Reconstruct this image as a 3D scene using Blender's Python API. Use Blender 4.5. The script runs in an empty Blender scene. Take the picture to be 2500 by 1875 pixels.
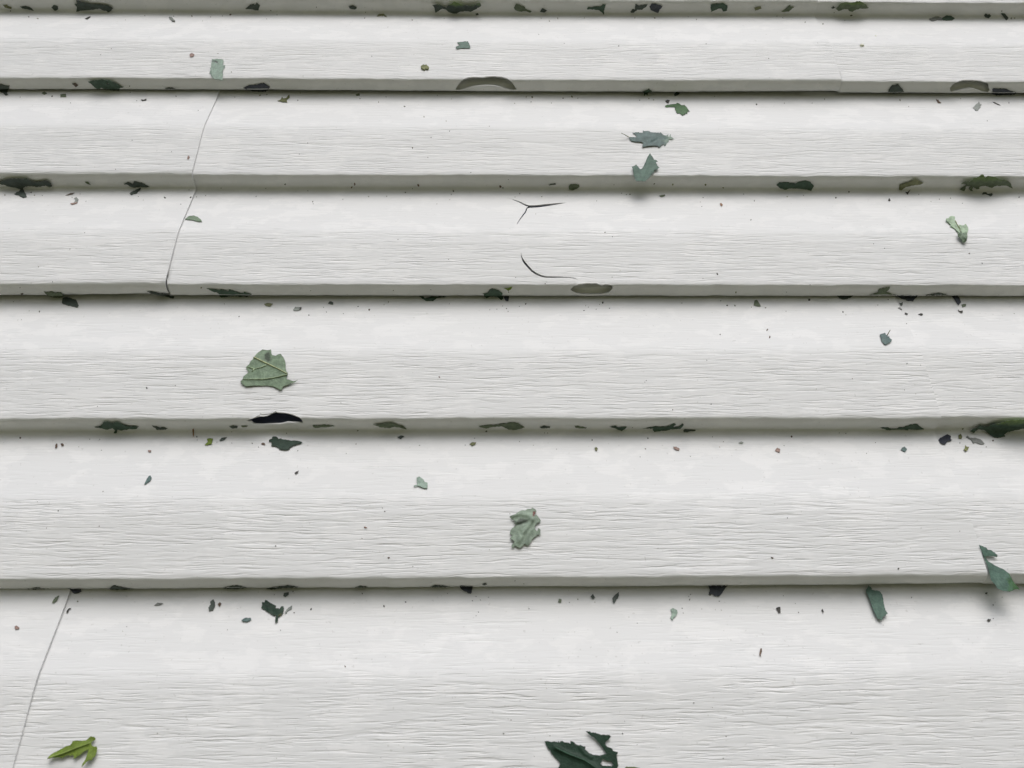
import bpy, math, random
import numpy as np
from mathutils import Vector, Matrix
from mathutils.geometry import delaunay_2d_cdt

sc = bpy.context.scene
COL = sc.collection
# ------------------------------------------------------------------ camera, sky, sun, exposure
F_PX, W_PX, H_PX = 2020.0, 2500.0, 1875.0
PITCH, YAW, ROLL = math.radians(29.477), math.radians(1.0154), 0.0101
CAM = np.array([0.0, -0.533, 1.35])
FWD = np.array([math.sin(YAW)*math.cos(PITCH), math.cos(YAW)*math.cos(PITCH), math.sin(PITCH)])
RGT = np.array([math.cos(YAW), -math.sin(YAW), 0.0])
UPV = np.cross(RGT, FWD)
RGT, UPV = RGT*math.cos(ROLL)-UPV*math.sin(ROLL), UPV*math.cos(ROLL)+RGT*math.sin(ROLL)
cam_d = bpy.data.cameras.new('camera')
cam = bpy.data.objects.new('camera', cam_d)
COL.objects.link(cam)
cam.matrix_world = Matrix(((RGT[0], UPV[0], -FWD[0], CAM[0]), (RGT[1], UPV[1], -FWD[1], CAM[1]),
                           (RGT[2], UPV[2], -FWD[2], CAM[2]), (0, 0, 0, 1)))
cam_d.sensor_width = 36.0
cam_d.lens = 36.0*F_PX/W_PX
cam_d.clip_start, cam_d.clip_end = 0.02, 500.0
cam_d.dof.use_dof = True
cam_d.dof.focus_distance = 0.66
cam_d.dof.aperture_fstop = 15.0
sc.camera = cam

SUN_EL, SUN_AZ = math.radians(51), math.radians(10)      # sun in front of the wall, a little to the right
world = bpy.data.worlds.new('World')
sc.world = world
world.use_nodes = True
wn = world.node_tree
bgn = wn.nodes['Background']
sky = wn.nodes.new('ShaderNodeTexSky')
sky.sky_type = 'NISHITA'
sky.sun_disc = False
sky.sun_elevation = SUN_EL
sky.sun_rotation = math.pi - SUN_AZ
sky.dust_density = 4.0
hsv = wn.nodes.new('ShaderNodeHueSaturation')            # cloud cover: hardly any blue left
hsv.inputs['Saturation'].default_value = 0.60
wn.links.new(sky.outputs[0], hsv.inputs['Color'])
# an overcast sky: about three times brighter overhead than near the tree line
tcw = wn.nodes.new('ShaderNodeTexCoord'); sep = wn.nodes.new('ShaderNodeSeparateXYZ')
wn.links.new(tcw.outputs['Generated'], sep.inputs[0])
mr = wn.nodes.new('ShaderNodeMapRange'); mr.interpolation_type = 'SMOOTHSTEP'
for k, v in zip((1, 2, 3, 4), (0.0, 0.85, 0.45, 1.15)): mr.inputs[k].default_value = v
wn.links.new(sep.outputs[2], mr.inputs[0])
vm = wn.nodes.new('ShaderNodeVectorMath'); vm.operation = 'SCALE'
wn.links.new(hsv.outputs[0], vm.inputs[0]); wn.links.new(mr.outputs[0], vm.inputs['Scale'])
wn.links.new(vm.outputs[0], bgn.inputs['Color'])
bgn.inputs['Strength'].default_value = 0.15
sun_d = bpy.data.lights.new('sun', 'SUN')
sun_d.energy = 1.5
sun_d.angle = math.radians(50)
sun_d.color = (0.945, 0.974, 1.0)
sun = bpy.data.objects.new('sun', sun_d)
COL.objects.link(sun)
sd = Vector((math.sin(SUN_AZ)*math.cos(SUN_EL), -math.cos(SUN_AZ)*math.cos(SUN_EL), math.sin(SUN_EL)))
sun.rotation_euler = sd.to_track_quat('Z', 'Y').to_euler()
sun.location = (1.0, -4.0, 6.0)
sc.view_settings.view_transform = 'Standard'
sc.view_settings.look = 'None'
sc.view_settings.gamma = 1.0
sc.view_settings.exposure = -0.2
sc.cycles.use_denoising = True
sc.cycles.denoiser = "OPENIMAGEDENOISE"
sc.cycles.denoising_prefilter = "ACCURATE"
sc.cycles.max_bounces = 8
sc.cycles.diffuse_bounces = 6

# ------------------------------------------------------------------ small helpers
def lin(c):
    c = np.asarray(c, float)/255.0
    return np.where(c <= 0.04045, c/12.92, ((c+0.055)/1.055)**2.4)

def tag(o, label=None, cat=None, group=None, kind=None):
    for k, v in (('label', label), ('category', cat), ('group', group), ('kind', kind)):
        if v: o[k] = v
    return o

def mesh_obj(name, verts, faces, mat, parent=None, smooth=True):
    me = bpy.data.meshes.new(name)
    me.from_pydata([tuple(map(float, v)) for v in verts], [], [tuple(int(i) for i in f) for f in faces])
    if smooth:
        me.polygons.foreach_set('use_smooth', [True]*len(me.polygons))
    me.materials.append(mat)
    me.update()
    if smooth:                                     # cut edges stay crisp
        n = np.zeros(len(me.edges), int)
        li = np.zeros(len(me.loops), np.int32); me.loops.foreach_get('edge_index', li)
        n = np.bincount(li, minlength=len(me.edges))
        at = me.attributes.new('sharp_edge', 'BOOLEAN', 'EDGE')
        at.data.foreach_set('value', n == 1)
    o = bpy.data.objects.new(name, me)
    COL.objects.link(o)
    if parent: o.parent = parent
    return o

def noise1(x, seed):
    """smooth 1D value noise, period 1"""
    x = np.asarray(x, float)
    i = np.floor(x).astype(np.int64); f = x-i
    f = f*f*(3-2*f)
    h = lambda n: np.modf(np.abs(np.sin(n*12.9898+seed*78.233)*43758.5453))[0]*2-1
    return h(i)*(1-f)+h(i+1)*f

def noise2(x, y, seed):
    x = np.asarray(x, float); y = np.asarray(y, float)
    i = np.floor(x); j = np.floor(y); fx = x-i; fy = y-j
    fx = fx*fx*(3-2*fx); fy = fy*fy*(3-2*fy)
    h = lambda a, b: np.modf(np.abs(np.sin(a*127.1+b*311.7+seed*74.7)*43758.5453))[0]*2-1
    return (h(i, j)*(1-fx)+h(i+1, j)*fx)*(1-fy)+(h(i, j+1)*(1-fx)+h(i+1, j+1)*fx)*fy

class NT:
    """short node writer"""
    def __init__(s, mat):
        s.t = mat.node_tree; s.n = s.t.nodes; s.l = s.t.links
    def new(s, kind, **kw):
        n = s.n.new(kind)
        for k, v in kw.items():
            if k.startswith('i_'):
                key = k[2:]
                n.inputs[int(key) if key.isdigit() else key.replace('_', ' ')].default_value = v
            else: setattr(n, k, v)
        return n
    def link(s, a, b): s.l.new(a, b)
    def math(s, op, a, b=None, c=None):
        n = s.n.new('ShaderNodeMath'); n.operation = op
        for k, v in enumerate((a, b, c)):
            if v is None: continue
            if isinstance(v, (int, float)): n.inputs[k].default_value = v
            else: s.l.new(v, n.inputs[k])
        return n.outputs[0]
    def vmul(s, a, vec):
        n = s.n.new('ShaderNodeVectorMath'); n.operation = 'MULTIPLY'
        s.l.new(a, n.inputs[0]); n.inputs[1].default_value = vec
        return n.outputs[0]
    def noise(s, vec, scale=1.0, detail=2.0, rough=0.5, dist=0.0):
        n = s.n.new('ShaderNodeTexNoise')
        s.l.new(vec, n.inputs['Vector'])
        n.inputs['Scale'].default_value = scale; n.inputs['Detail'].default_value = detail
        n.inputs['Roughness'].default_value = rough; n.inputs['Distortion'].default_value = dist
        return n.outputs['Fac']
    def ramp(s, v, a, b, lo=0.0, hi=1.0, smooth=True):
        n = s.n.new('ShaderNodeMapRange'); n.interpolation_type = 'SMOOTHSTEP' if smooth else 'LINEAR'
        s.l.new(v, n.inputs[0])
        for k, x in zip((1, 2, 3, 4), (a, b, lo, hi)): n.inputs[k].default_value = x
        return n.outputs[0]
    def mix(s, f, a, b):
        n = s.n.new('ShaderNodeMix'); n.data_type = 'RGBA'
        for sock, v in ((n.inputs[0], f), (n.inputs[6], a), (n.inputs[7], b)):
            if isinstance(v, (int, float)): sock.default_value = v
            elif isinstance(v, tuple): sock.default_value = v
            else: s.l.new(v, sock)
        return n.outputs[2]

def new_mat(name):
    m = bpy.data.materials.new(name); m.use_nodes = True
    return m, NT(m), m.node_tree.nodes['Principled BSDF']

# ------------------------------------------------------------------ materials
def siding_material():
    m, t, b = new_mat('white_vinyl')
    uv = t.new('ShaderNodeAttribute', attribute_name='guv').outputs['Vector']
    gr = t.new('ShaderNodeAttribute', attribute_name='grain').outputs['Fac']
    # embossed wood grain: long shallow cuts that start and stop, over a soft ripple
    n1 = t.noise(t.vmul(uv, (48, 640, 1)), 1, 2, 0.45, 0.15)
    cut1 = t.ramp(n1, 0.53, 0.70)
    n2 = t.noise(t.vmul(uv, (32, 400, 3)), 1, 2, 0.5, 0.2)
    cut2 = t.ramp(n2, 0.55, 0.66)
    n3 = t.noise(t.vmul(uv, (80, 800, 6)), 1, 1, 0.5, 0.2)
    cut3 = t.ramp(n3, 0.55, 0.75)
    band = t.ramp(t.noise(t.vmul(uv, (14, 40, 8)), 1, 2, 0.5), 0.25, 0.7, 0.45, 1.0)
    rip = t.noise(t.vmul(uv, (38, 300, 5)), 1, 2, 0.5, 0.2)
    h = t.math('ADD', t.math('MULTIPLY', cut1, -0.60), t.math('MULTIPLY', cut2, -0.62))
    h = t.math('ADD', h, t.math('MULTIPLY', cut3, -0.22))
    h = t.math('ADD', t.math('MULTIPLY', h, band), t.math('MULTIPLY', rip, 0.8))
    gr = t.ramp(t.math('ADD', gr, t.math('MULTIPLY', t.math('SUBTRACT', t.noise(t.vmul(uv, (30, 130, 4)), 1, 2), 0.5), 0.9)), -0.1, 1.0)
    h = t.math('MULTIPLY', h, gr)
    bump = t.new('ShaderNodeBump', i_Strength=1.0, i_Distance=0.00034)
    t.link(h, bump.inputs['Height'])
    t.link(bump.outputs[0], b.inputs['Normal'])
    # old wash marks and a faint film of dirt
    pat = t.ramp(t.noise(t.vmul(uv, (38, 72, 1)), 1, 5, 0.62), 0.50, 0.58)
    film = t.ramp(t.noise(t.vmul(uv, (5, 9, 2)), 1, 4, 0.6), 0.3, 0.7)
    c = t.mix(pat, (0.742, 0.747, 0.753, 1), (0.790, 0.792, 0.796, 1))
    c = t.mix(t.math('MULTIPLY', film, 0.35), c, (0.705, 0.705, 0.700, 1))
    spot = t.ramp(t.noise(t.vmul(uv, (420, 420, 2)), 1, 1, 0.5), 0.735, 0.76)
    c = t.mix(t.math('MULTIPLY', spot, 0.22), c, (0.30, 0.29, 0.26, 1))
    t.link(c, b.inputs['Base Color'])
    b.inputs['Roughness'].default_value = 0.55
    b.inputs['Specular IOR Level'].default_value = 0.25
    return m

def plain(name, col, rough=0.8):
    m, t, b = new_mat(name)
    tc = t.new('ShaderNodeTexCoord').outputs['Object']
    n = t.noise(tc, 40, 4, 0.6)
    c = t.mix(n, tuple(x*0.8 for x in col)+(1,), tuple(min(1, x*1.2) for x in col)+(1,))
    t.link(c, b.inputs['Base Color'])
    b.inputs['Roughness'].default_value = rough
    return m

M_SIDING = siding_material()
M_WRAP = plain('navy_housewrap', (0.22, 0.24, 0.42), 0.7)
M_LAWN = plain('grass_ground', (0.092, 0.094, 0.036), 0.95)

# ------------------------------------------------------------------ the siding profile (metres; y towards the viewer is negative)
MM = 0.001
C_LO, C_UP = 113.6, 116.1
PITCH_Z = (C_LO+C_UP)*MM
Z_REF = 1.35 + 0.7252                       # fold A1, level with the top edge of the picture

def panel_profile():
    """(y, z, grain, fold) from the inner hem leg, round the lip, up both courses to the nail strip; z from the lip's front fold"""
    P = []
    def add(y, z, g, w): P.append((y, z, g, w))
    for y, z in ((-6.9, 14), (-6.4, 8), (-5.6, 4.2), (-4.4, 2.2)): add(y, z, 0, 0.3)
    add(-3.5, 0.9, 0, .5); add(-3.1, -2.3, 0, .6); add(-3.7, -2.9, 0, .6)
    for y in (-6.0, -8.4, -10.8): add(y, -2.9+(-3.7-y)*0.29, 0.10, .7)
    add(-12.7, -.15, .35, 1); add(-13.25, .35, .7, 1); add(-13.5, 1.1, 1, .9)
    def course(z0, hface, z_cove_top, ytop):
        for k in range(1, 14):                                  # flat, grained face
            f = k/14; add(-13.5+1.0*f, z0+1.1+(hface-4-1.1)*f, 1, .5*max(0, 1-f*3))
        y0, z1, sl = -12.5, z0+hface-4, 0.27                     # eased bend, then the slanted smooth cove
        for k in range(0, 6):
            f = k/5; add(y0+sl*14*f*f/2, z1-3+14*f, 1-.72*f, 0)
        y1, z2 = y0+sl*7, z1+11
        for k in range(1, 11):
            f = k/10; add(y1+(ytop-y1)*f, z2+(z_cove_top-z2)*f, .26, 0)
    course(0, 53, C_LO-13, -1.6)
    add(-.9, C_LO-10.2, .15, 0); add(-.25, C_LO-7.4, .1, 0); add(0.0, C_LO-5.0, .06, 0); add(-.5, C_LO-3.2, .06, 0)
    add(-1.6, C_LO-2.3, .06, 0); add(-3.2, C_LO-2.1, .06, .2)
    for y in (-5.5, -8, -10.5): add(y, C_LO-2.1+(-3.2-y)*.16, .10, .6)
    add(-12.7, C_LO-.15, .35, 1); add(-13.25, C_LO+.35, .7, 1); add(-13.5, C_LO+1.1, 1, .9)
    course(C_LO, 56, C_LO+C_UP-21, -3.0)
    for y, z in ((-1.2, -12), (0, -4), (1.0, 3), (1.4, 10), (1.6, 22)): add(y, C_LO+C_UP+z, .1, 0)
    return np.array(P)

PROF = panel_profile()
PY, PZ, PG, PW = PROF[:, 0]*MM, PROF[:, 1]*MM, PROF[:, 2], PROF[:, 3]
_ty, _tz = np.gradient(PY), np.gradient(PZ)
_l = np.hypot(_ty, _tz); NY, NZ = -_tz/_l, _ty/_l             # profile normal, towards the weather
ARC = np.concatenate([[0], np.cumsum(np.hypot(np.diff(PY), np.diff(PZ)))])
NS = len(PY)
def row_z(r): return Z_REF - C_LO*MM - (3-r)*PITCH_Z          # lip of row r (row 3 fills the top of the picture)

def interp_s(arr, s): return np.interp(s, np.arange(NS), arr)

class Panel:
    """one length of siding: row, x range, and how it sits"""
    def __init__(s, row, x0, x1, seed, end=0, lap=None):
        s.row, s.x0, s.x1, s.seed, s.end, s.lap = row, x0, x1, seed, end, lap      # end=1: its end at x1 laps over the next length
    def pos(s, x, sv):
        x = np.asarray(x, float); sv = np.asarray(sv, float)
        y = interp_s(PY, sv).copy(); z = interp_s(PZ, sv)+row_z(s.row)
        w = interp_s(PW, sv); a = np.interp(sv, np.arange(NS), ARC)
        e = (.34*noise1(x/.045, s.seed+1)+.30*noise1(x/.017, s.seed+2)+.34*noise1(x/.0085, s.seed+3)+.22*noise1(x/.0048, s.seed+4))*MM
        z = z+w*e*np.where(sv < 21, .8, 1.0)
        y = y+(.55*noise2(x/.23, a/.12, s.seed+5)+.10*noise2(x/.05, a/.03, s.seed+6))*MM
        z = z+.25*noise1(x/.35, s.row*7+3)*MM
        if s.end:
            d = np.clip(s.x1-x, 0, None)
            off = (1.65 if s.x1 < 0 else 1.25)*np.exp(-d/.30)*MM*(sv > 6)
            y = y+off*interp_s(NY, sv); z = z+off*interp_s(NZ, sv)
            lip = (sv < 10)
            z = z+np.where(sv < 15, .7*np.exp(-(d/.08)**2), 0)*MM
            y = y-np.where(lip, 1.0*np.exp(-(d/.07)**2), 0)*MM
        if s.lap is not None:                            # the tucked-under start, its hem notched back
            t_ = (x < s.lap+.0005) & (sv < 21)
            z = z+np.where(t_ & (sv < 15), 5.5, 0)*MM
            y = y+np.where(t_, np.where(sv < 15, 2.2, .7), 0)*MM
        return np.stack([x, y, z], -1)

def pixel_rays(px, py):
    px = np.asarray(px, float); py = np.asarray(py, float)
    d = FWD+((px-W_PX/2)/F_PX)[..., None]*RGT+((H_PX/2-py)/F_PX)[..., None]*UPV
    return d

ROWS_SEEN = (0, 1, 2, 3)
def siding_hit(px, py):
    """where the sight line of a pixel meets the siding: (x, s, row, t), on the plain profile"""
    d = pixel_rays(px, py)
    n = d.shape[0]
    best = np.full(n, 1e9); bs = np.zeros(n); br = np.zeros(n, int)
    oy, oz = CAM[1], CAM[2]
    for r in ROWS_SEEN:
        zb = row_z(r)
        for i in range(5, NS-1):
            y0, z0, y1, z1 = PY[i], PZ[i]+zb, PY[i+1], PZ[i+1]+zb
            ey, ez = y1-y0, z1-z0
            den = d[:, 1]*ez-d[:, 2]*ey
            den = np.where(np.abs(den) < 1e-12, 1e-12, den)
            t = ((y0-oy)*ez-(z0-oz)*ey)/den
            u = ((y0-oy)*d[:, 2]-(z0-oz)*d[:, 1])/den
            ok = (u >= -1e-6) & (u <= 1+1e-6) & (t > 0) & (t < best)
            best = np.where(ok, t, best); bs = np.where(ok, i+u, bs); br = np.where(ok, r, br)
    return CAM[0]+d[:, 0]*best, bs, br, best

def zoom(x0, y0, w, pts, out=2212.0):
    k = w/out
    return [(x0+u*k, y0+v*k) for u, v in pts]

# where lengths of siding meet (read from the photograph's seams)
def seam_x(px, py):
    return float(siding_hit(np.array([px]), np.array([py]))[0][0])
SEAM = {2: seam_x(438, 565), 1: seam_x(2340, 1190), 0: seam_x(100, 1640), 3: seam_x(2052, 205)}

# ------------------------------------------------------------------ breaks in the vinyl
BREAKS = {   # row, list of patches; each patch is a list of outlines in photo pixels
 'arch_chip': (3, [zoom(1100, 170, 180, [(140,600),(210,480),(250,420),(330,340),(400,280),(550,235),(740,222),(1000,230),(1060,212),(1200,200),(1350,200),(1540,215),(1700,265),(1800,320),(1870,400),(1920,480),(1980,570),(1880,590),(1750,570),(1600,545),(1480,500),(1300,465),(1050,450),(900,465),(760,480),(560,530),(420,570),(300,600)])]),
 'low_chip': (3, [zoom(2290, 180, 210, [(300,360),(350,300),(430,230),(540,180),(640,155),(900,155),(1100,175),(1250,220),(1300,270),(1310,380),(1330,420),(1280,475),(1150,455),(1020,410),(900,370),(820,365),(650,390),(500,430),(320,460)])]),
 'crack': (2, [zoom(1220, 470, 200, [(170,130),(240,145),(330,175),(450,210),(560,250),(660,295),(740,330),(800,345),(1000,338),(1300,305),(1600,280),(1810,268),(1600,312),(1400,345),(1150,385),(1000,400),(800,410),(748,428),(705,540),(625,640),(575,700),(505,800),(470,870),(485,800),(553,690),(605,620),(675,520),(725,410),(765,378),(690,355),(610,312),(510,260),(395,214),(300,168)])]),
 'flap_and_hole': (2, [zoom(1250, 600, 270, [(180,130),(193,200),(218,250),(265,320),(335,400),(405,478),(500,542),(600,585),(700,605),(900,607),(1150,622),(1240,638),(1330,672),(1230,652),(1150,637),(900,634),(700,636),(592,618),(480,573),(382,508),(304,424),(238,348),(202,280),(180,205)]),
                       zoom(1250, 600, 270, [(1165,870),(1230,810),(1300,780),(1320,760),(1430,745),(1500,735),(1680,735),(1740,760),(1800,790),(1850,765),(1930,765),(2010,800),(2020,850),(1940,930),(1850,955),(1600,965),(1400,960),(1280,940),(1200,900)])]),
 'black_hole': (1, [zoom(600, 990, 160, [(0,525),(150,470),(300,400),(460,330),(500,280),(560,300),(720,305),(880,270),(1020,205),(1060,235),(1250,240),(1450,275),(1650,330),(1800,400),(1900,500),(1940,590),(1900,600),(1750,575),(1400,570),(1350,590),(1150,620),(900,640),(600,640),(300,620),(240,590),(190,540),(100,535)])]),
}

def densify(loop, step):
    out = []
    for a, b in zip(loop, loop[1:]+loop[:1]):
        n = max(1, int(math.hypot(b[0]-a[0], b[1]-a[1])/step))
        out += [(a[0]+(b[0]-a[0])*k/n, a[1]+(b[1]-a[1])*k/n) for k in range(n)]
    return out

def inside(P, loop):
    P = np.asarray(P, float); L = np.asarray(loop, float)
    x, y = P[:, 0], P[:, 1]; c = np.zeros(len(P), bool)
    j = len(L)-1
    for i in range(len(L)):
        xi, yi = L[i]; xj, yj = L[j]
        if yi != yj:
            c ^= ((yi > y) != (yj > y)) & (x < (xj-xi)*(y-yi)/(yj-yi)+xi)
        j = i
    return c

def dist_to(P, loop, closed=True):
    P = np.asarray(P, float); L = np.asarray(loop, float)
    d = np.full(len(P), 1e9)
    for i in range(len(L) if closed else len(L)-1):
        a, b = L[i], L[(i+1) % len(L)]; ab = b-a
        t = np.clip(((P-a)@ab)/max(ab@ab, 1e-12), 0, 1)
        d = np.minimum(d, np.hypot(*(P-a-t[:, None]*ab).T))
    return d

FX = np.concatenate([np.arange(-3.0, -.66, .09), np.arange(-.66, .6601, .0022), np.arange(.72, 3.01, .09)])

def build_panel(pan, parent, label=None):
    seen = pan.row in ROWS_SEEN
    xs = FX if seen else np.arange(-3.0, 3.01, .03)
    xs = np.concatenate([[pan.x0], xs[(xs > pan.x0+1e-4) & (xs < pan.x1-1e-4)], [pan.x1]])
    nx = len(xs)
    gx, gs = np.meshgrid(xs, np.arange(NS, dtype=float), indexing='ij')
    X = gx.ravel(); S = gs.ravel(); extra = []
    dy = np.zeros(len(X))
    quad = np.ones((nx-1, NS-1), bool)
    tris = []
    arc_mm = ARC*1000
    allx, alls, alldy = list(X), list(S), list(dy)
    for key, (row, loops_px) in BREAKS.items():
        if row != pan.row: continue
        loops = []
        for lp in loops_px:
            lp = densify(lp, 2.2)
            hx, hs, hr, _ = siding_hit(np.array([q[0] for q in lp]), np.array([q[1] for q in lp]))
            keep = hr == row
            loops.append([(a*1000, b) for a, b in zip(hx[keep], np.interp(hs[keep], np.arange(NS), arc_mm))])
        L = np.concatenate([np.array(l) for l in loops])
        if L[:, 0].min()/1000 < pan.x0 or L[:, 0].max()/1000 > pan.x1: continue
        i0 = np.searchsorted(xs, (L[:, 0].min()-4)/1000)-1; i1 = np.searchsorted(xs, (L[:, 0].max()+4)/1000)
        j0 = max(0, np.searchsorted(arc_mm, L[:, 1].min()-1.2)-1); j1 = min(NS-1, np.searchsorted(arc_mm, L[:, 1].max()+3))
        quad[i0:i1, j0:j1] = False
        ring = [(i, j0) for i in range(i0, i1)]+[(i1, j) for j in range(j0, j1)]+[(i, j1) for i in range(i1, i0, -1)]+[(i0, j) for j in range(j1, j0, -1)]
        inner = [(i, j) for i in range(i0+1, i1) for j in range(j0+1, j1)]
        Q = np.array([(xs[i]*1000, arc_mm[j]) for i, j in inner])
        ok = np.ones(len(Q), bool)
        for lp in loops:
            ok &= ~inside(Q, lp) & (dist_to(Q, lp) > .5)
        inner = [q for q, k in zip(inner, ok) if k]
        pts = [(xs[i]*1000, arc_mm[j]) for i, j in ring+inner]
        ids = [i*NS+j for i, j in ring+inner]
        nr = len(ring)
        edges = [(k, (k+1) % nr) for k in range(nr)]
        for lp in loops:
            b0 = len(pts); pts += lp; ids += [None]*len(lp)
            edges += [(b0+k, b0+(k+1) % len(lp)) for k in range(len(lp))]
        cx, cy = np.mean([q[0] for q in pts]), np.mean([q[1] for q in pts])
        res = delaunay_2d_cdt([Vector((q[0]-cx, q[1]-cy)) for q in pts], edges, [], 0, 1e-5)
        vo, fo, orig = res[0], res[2], res[3]
        vid = []
        P2 = np.array([(v.x+cx, v.y+cy) for v in vo])
        lift = np.zeros(len(P2))
        if key == 'flap_and_hole':                       # the flap has sprung out a little along its cut edge
            up = np.array(loops[0][:len(loops[0])//2])
            c2 = np.array([up[:, 0].mean()+14, up[:, 1].mean()+10])
            dd = dist_to(P2, up, False)
            side = inside(P2, [tuple(q) for q in up]+[(up[-1, 0]+8, up[-1, 1]+30), (up[0, 0]+25, up[0, 1]+22)])
            lift = np.where(side, np.clip(1-dd/20, 0, 1)**1.5*.15, 0)
        for k, v in enumerate(vo):
            src = [ids[a] for a in orig[k] if a < len(ids) and ids[a] is not None]
            if src: vid.append(src[0]); continue
            vid.append(len(allx)); allx.append(P2[k, 0]/1000)
            alls.append(float(np.interp(P2[k, 1], arc_mm, np.arange(NS)))); alldy.append(-lift[k]/1000)
        for k, v in enumerate(vo):
            if vid[k] < nx*NS and lift[k] > 0 and not ids_on_ring(vid[k], i0, i1, j0, j1): alldy[vid[k]] = -lift[k]/1000
        cen = np.array([np.mean(P2[list(f)], 0) for f in fo])
        bad = np.zeros(len(fo), bool)
        for lp in loops: bad |= inside(cen, lp)
        for f, b in zip(fo, bad):
            if not b: tris.append([vid[a] for a in f])
    X = np.array(allx); S = np.array(alls); D = np.array(alldy)
    V = pan.pos(X, S); V[:, 1] += D
    faces = [(i*NS+j, (i+1)*NS+j, (i+1)*NS+j+1, i*NS+j+1) for i in range(nx-1) for j in range(NS-1) if quad[i, j]]
    # consistent winding for the patch triangles: normals towards the viewer
    for f in tris:
        a, b, c = ((X[k], np.interp(S[k], np.arange(NS), ARC)) for k in f)
        if (b[0]-a[0])*(c[1]-a[1])-(b[1]-a[1])*(c[0]-a[0]) < 0: f.reverse()
    used = np.zeros(len(V), bool)
    for f in faces: used[list(f)] = True
    for f in tris: used[f] = True
    remap = np.cumsum(used)-1
    faces = [tuple(remap[list(f)]) for f in faces]+[tuple(remap[f]) for f in tris]
    V, X, S = V[used], X[used], S[used]
    o = mesh_obj('siding_panel', V, faces, M_SIDING, parent)
    me = o.data
    at = me.attributes.new('guv', 'FLOAT_VECTOR', 'POINT')
    g = np.stack([X+pan.seed*3.7, np.interp(S, np.arange(NS), ARC)+pan.row*.31, np.full(len(X), pan.seed*1.3)], -1)
    at.data.foreach_set('vector', g.astype(np.float32).ravel())
    at = me.attributes.new('grain', 'FLOAT', 'POINT')
    at.data.foreach_set('value', interp_s(PG, S).astype(np.float32))
    sol = o.modifiers.new('thickness', 'SOLIDIFY'); sol.thickness = 0.0011; sol.offset = -1
    if label: o['label'] = label
    return o

def ids_on_ring(v, i0, i1, j0, j1):
    i, j = divmod(v, NS)
    return i in (i0, i1) or j in (j0, j1)

wall = bpy.data.objects.new('house_wall', None)
COL.objects.link(wall)
wall.location = (0, 0, 0)
tag(wall, 'white vinyl clapboard house wall pitted with cracks and littered with torn leaf', 'house wall', None, 'thing')
PANELS = []
for r in range(-4, 9):
    if r in SEAM:
        a = Panel(r, -3.0, SEAM[r], 10+r*2, 1); b = Panel(r, SEAM[r]-.03, 3.0, 11+r*2, 0, SEAM[r])
        PANELS += [a, b]
    else: PANELS.append(Panel(r, -3.0, 3.0, 50+r))
for p in PANELS: p.obj = build_panel(p, wall)
def panel_at(row, x):
    c = [p for p in PANELS if p.row == row and p.x0 <= x <= p.x1]
    return c[0] if c else [p for p in PANELS if p.row == row][0]
for p, l in ((panel_at(3, 0), 'siding panel with an arched chip broken out of its lip'), (panel_at(3, .45), 'siding panel with a low wide chip broken out of its lip'),
             (panel_at(2, .1), 'siding panel with a Y shaped crack, a crescent cut and a lens shaped hole'), (panel_at(1, -.2), 'siding panel with a dark navy hole torn in its middle ledge')):
    p.obj['label'] = l
# sheathing behind the vinyl
zt, zb_ = row_z(9), 0.02
bx = [(-3, .0034, zb_), (3, .0034, zb_), (3, .0034, zt), (-3, .0034, zt), (-3, .15, zb_), (3, .15, zb_), (3, .15, zt), (-3, .15, zt)]
mesh_obj('sheathing', bx, [(0, 1, 2, 3), (5, 4, 7, 6), (4, 0, 3, 7), (1, 5, 6, 2), (3, 2, 6, 7), (4, 5, 1, 0)], M_WRAP, wall, False)
g = mesh_obj('lawn', [(-60, -60, 0), (60, -60, 0), (60, 60, 0), (-60, 60, 0)], [(0, 1, 2, 3)], M_LAWN, None, False)
g['kind'] = 'structure'
# ------------------------------------------------------------------ torn leaf stuck to the wall (outlines traced in photo pixels)
TW = 640.0
TILES = {f'{r}{c}': (x, y, TW) for r, y in enumerate((0, 300, 600, 900, 1200, 1500)) for c, x in enumerate((0, 620, 1240, 1860))}
def A(*srgb): return tuple(float(v) for v in lin(srgb)*1.12)
PAL = dict(wan=A(144,160,144), sage=A(128,148,124), mint=A(152,172,160), pale=A(170,190,165), slate=A(92,114,112), teal=A(88,116,104), deep=A(38,62,48),
           navy=A(38,44,58), lime=A(118,138,58), green=A(66,104,62), brown=A(104,84,70), char=A(62,60,56), pink=A(164,138,130),
           grey=A(150,156,152), olive=A(112,116,78), rust=A(160,124,98), yolk=A(128,132,84), cream=A(228,226,216),
           sdark=(.092,.116,.102), snavy=(.082,.092,.118), sdeep=(.082,.135,.098), smid=(.17,.21,.14), solive=(.25,.26,.15), sbrown=(.15,.12,.10), sgrey=(.27,.28,.27), lit_top=(.19,.27,.10))
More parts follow.
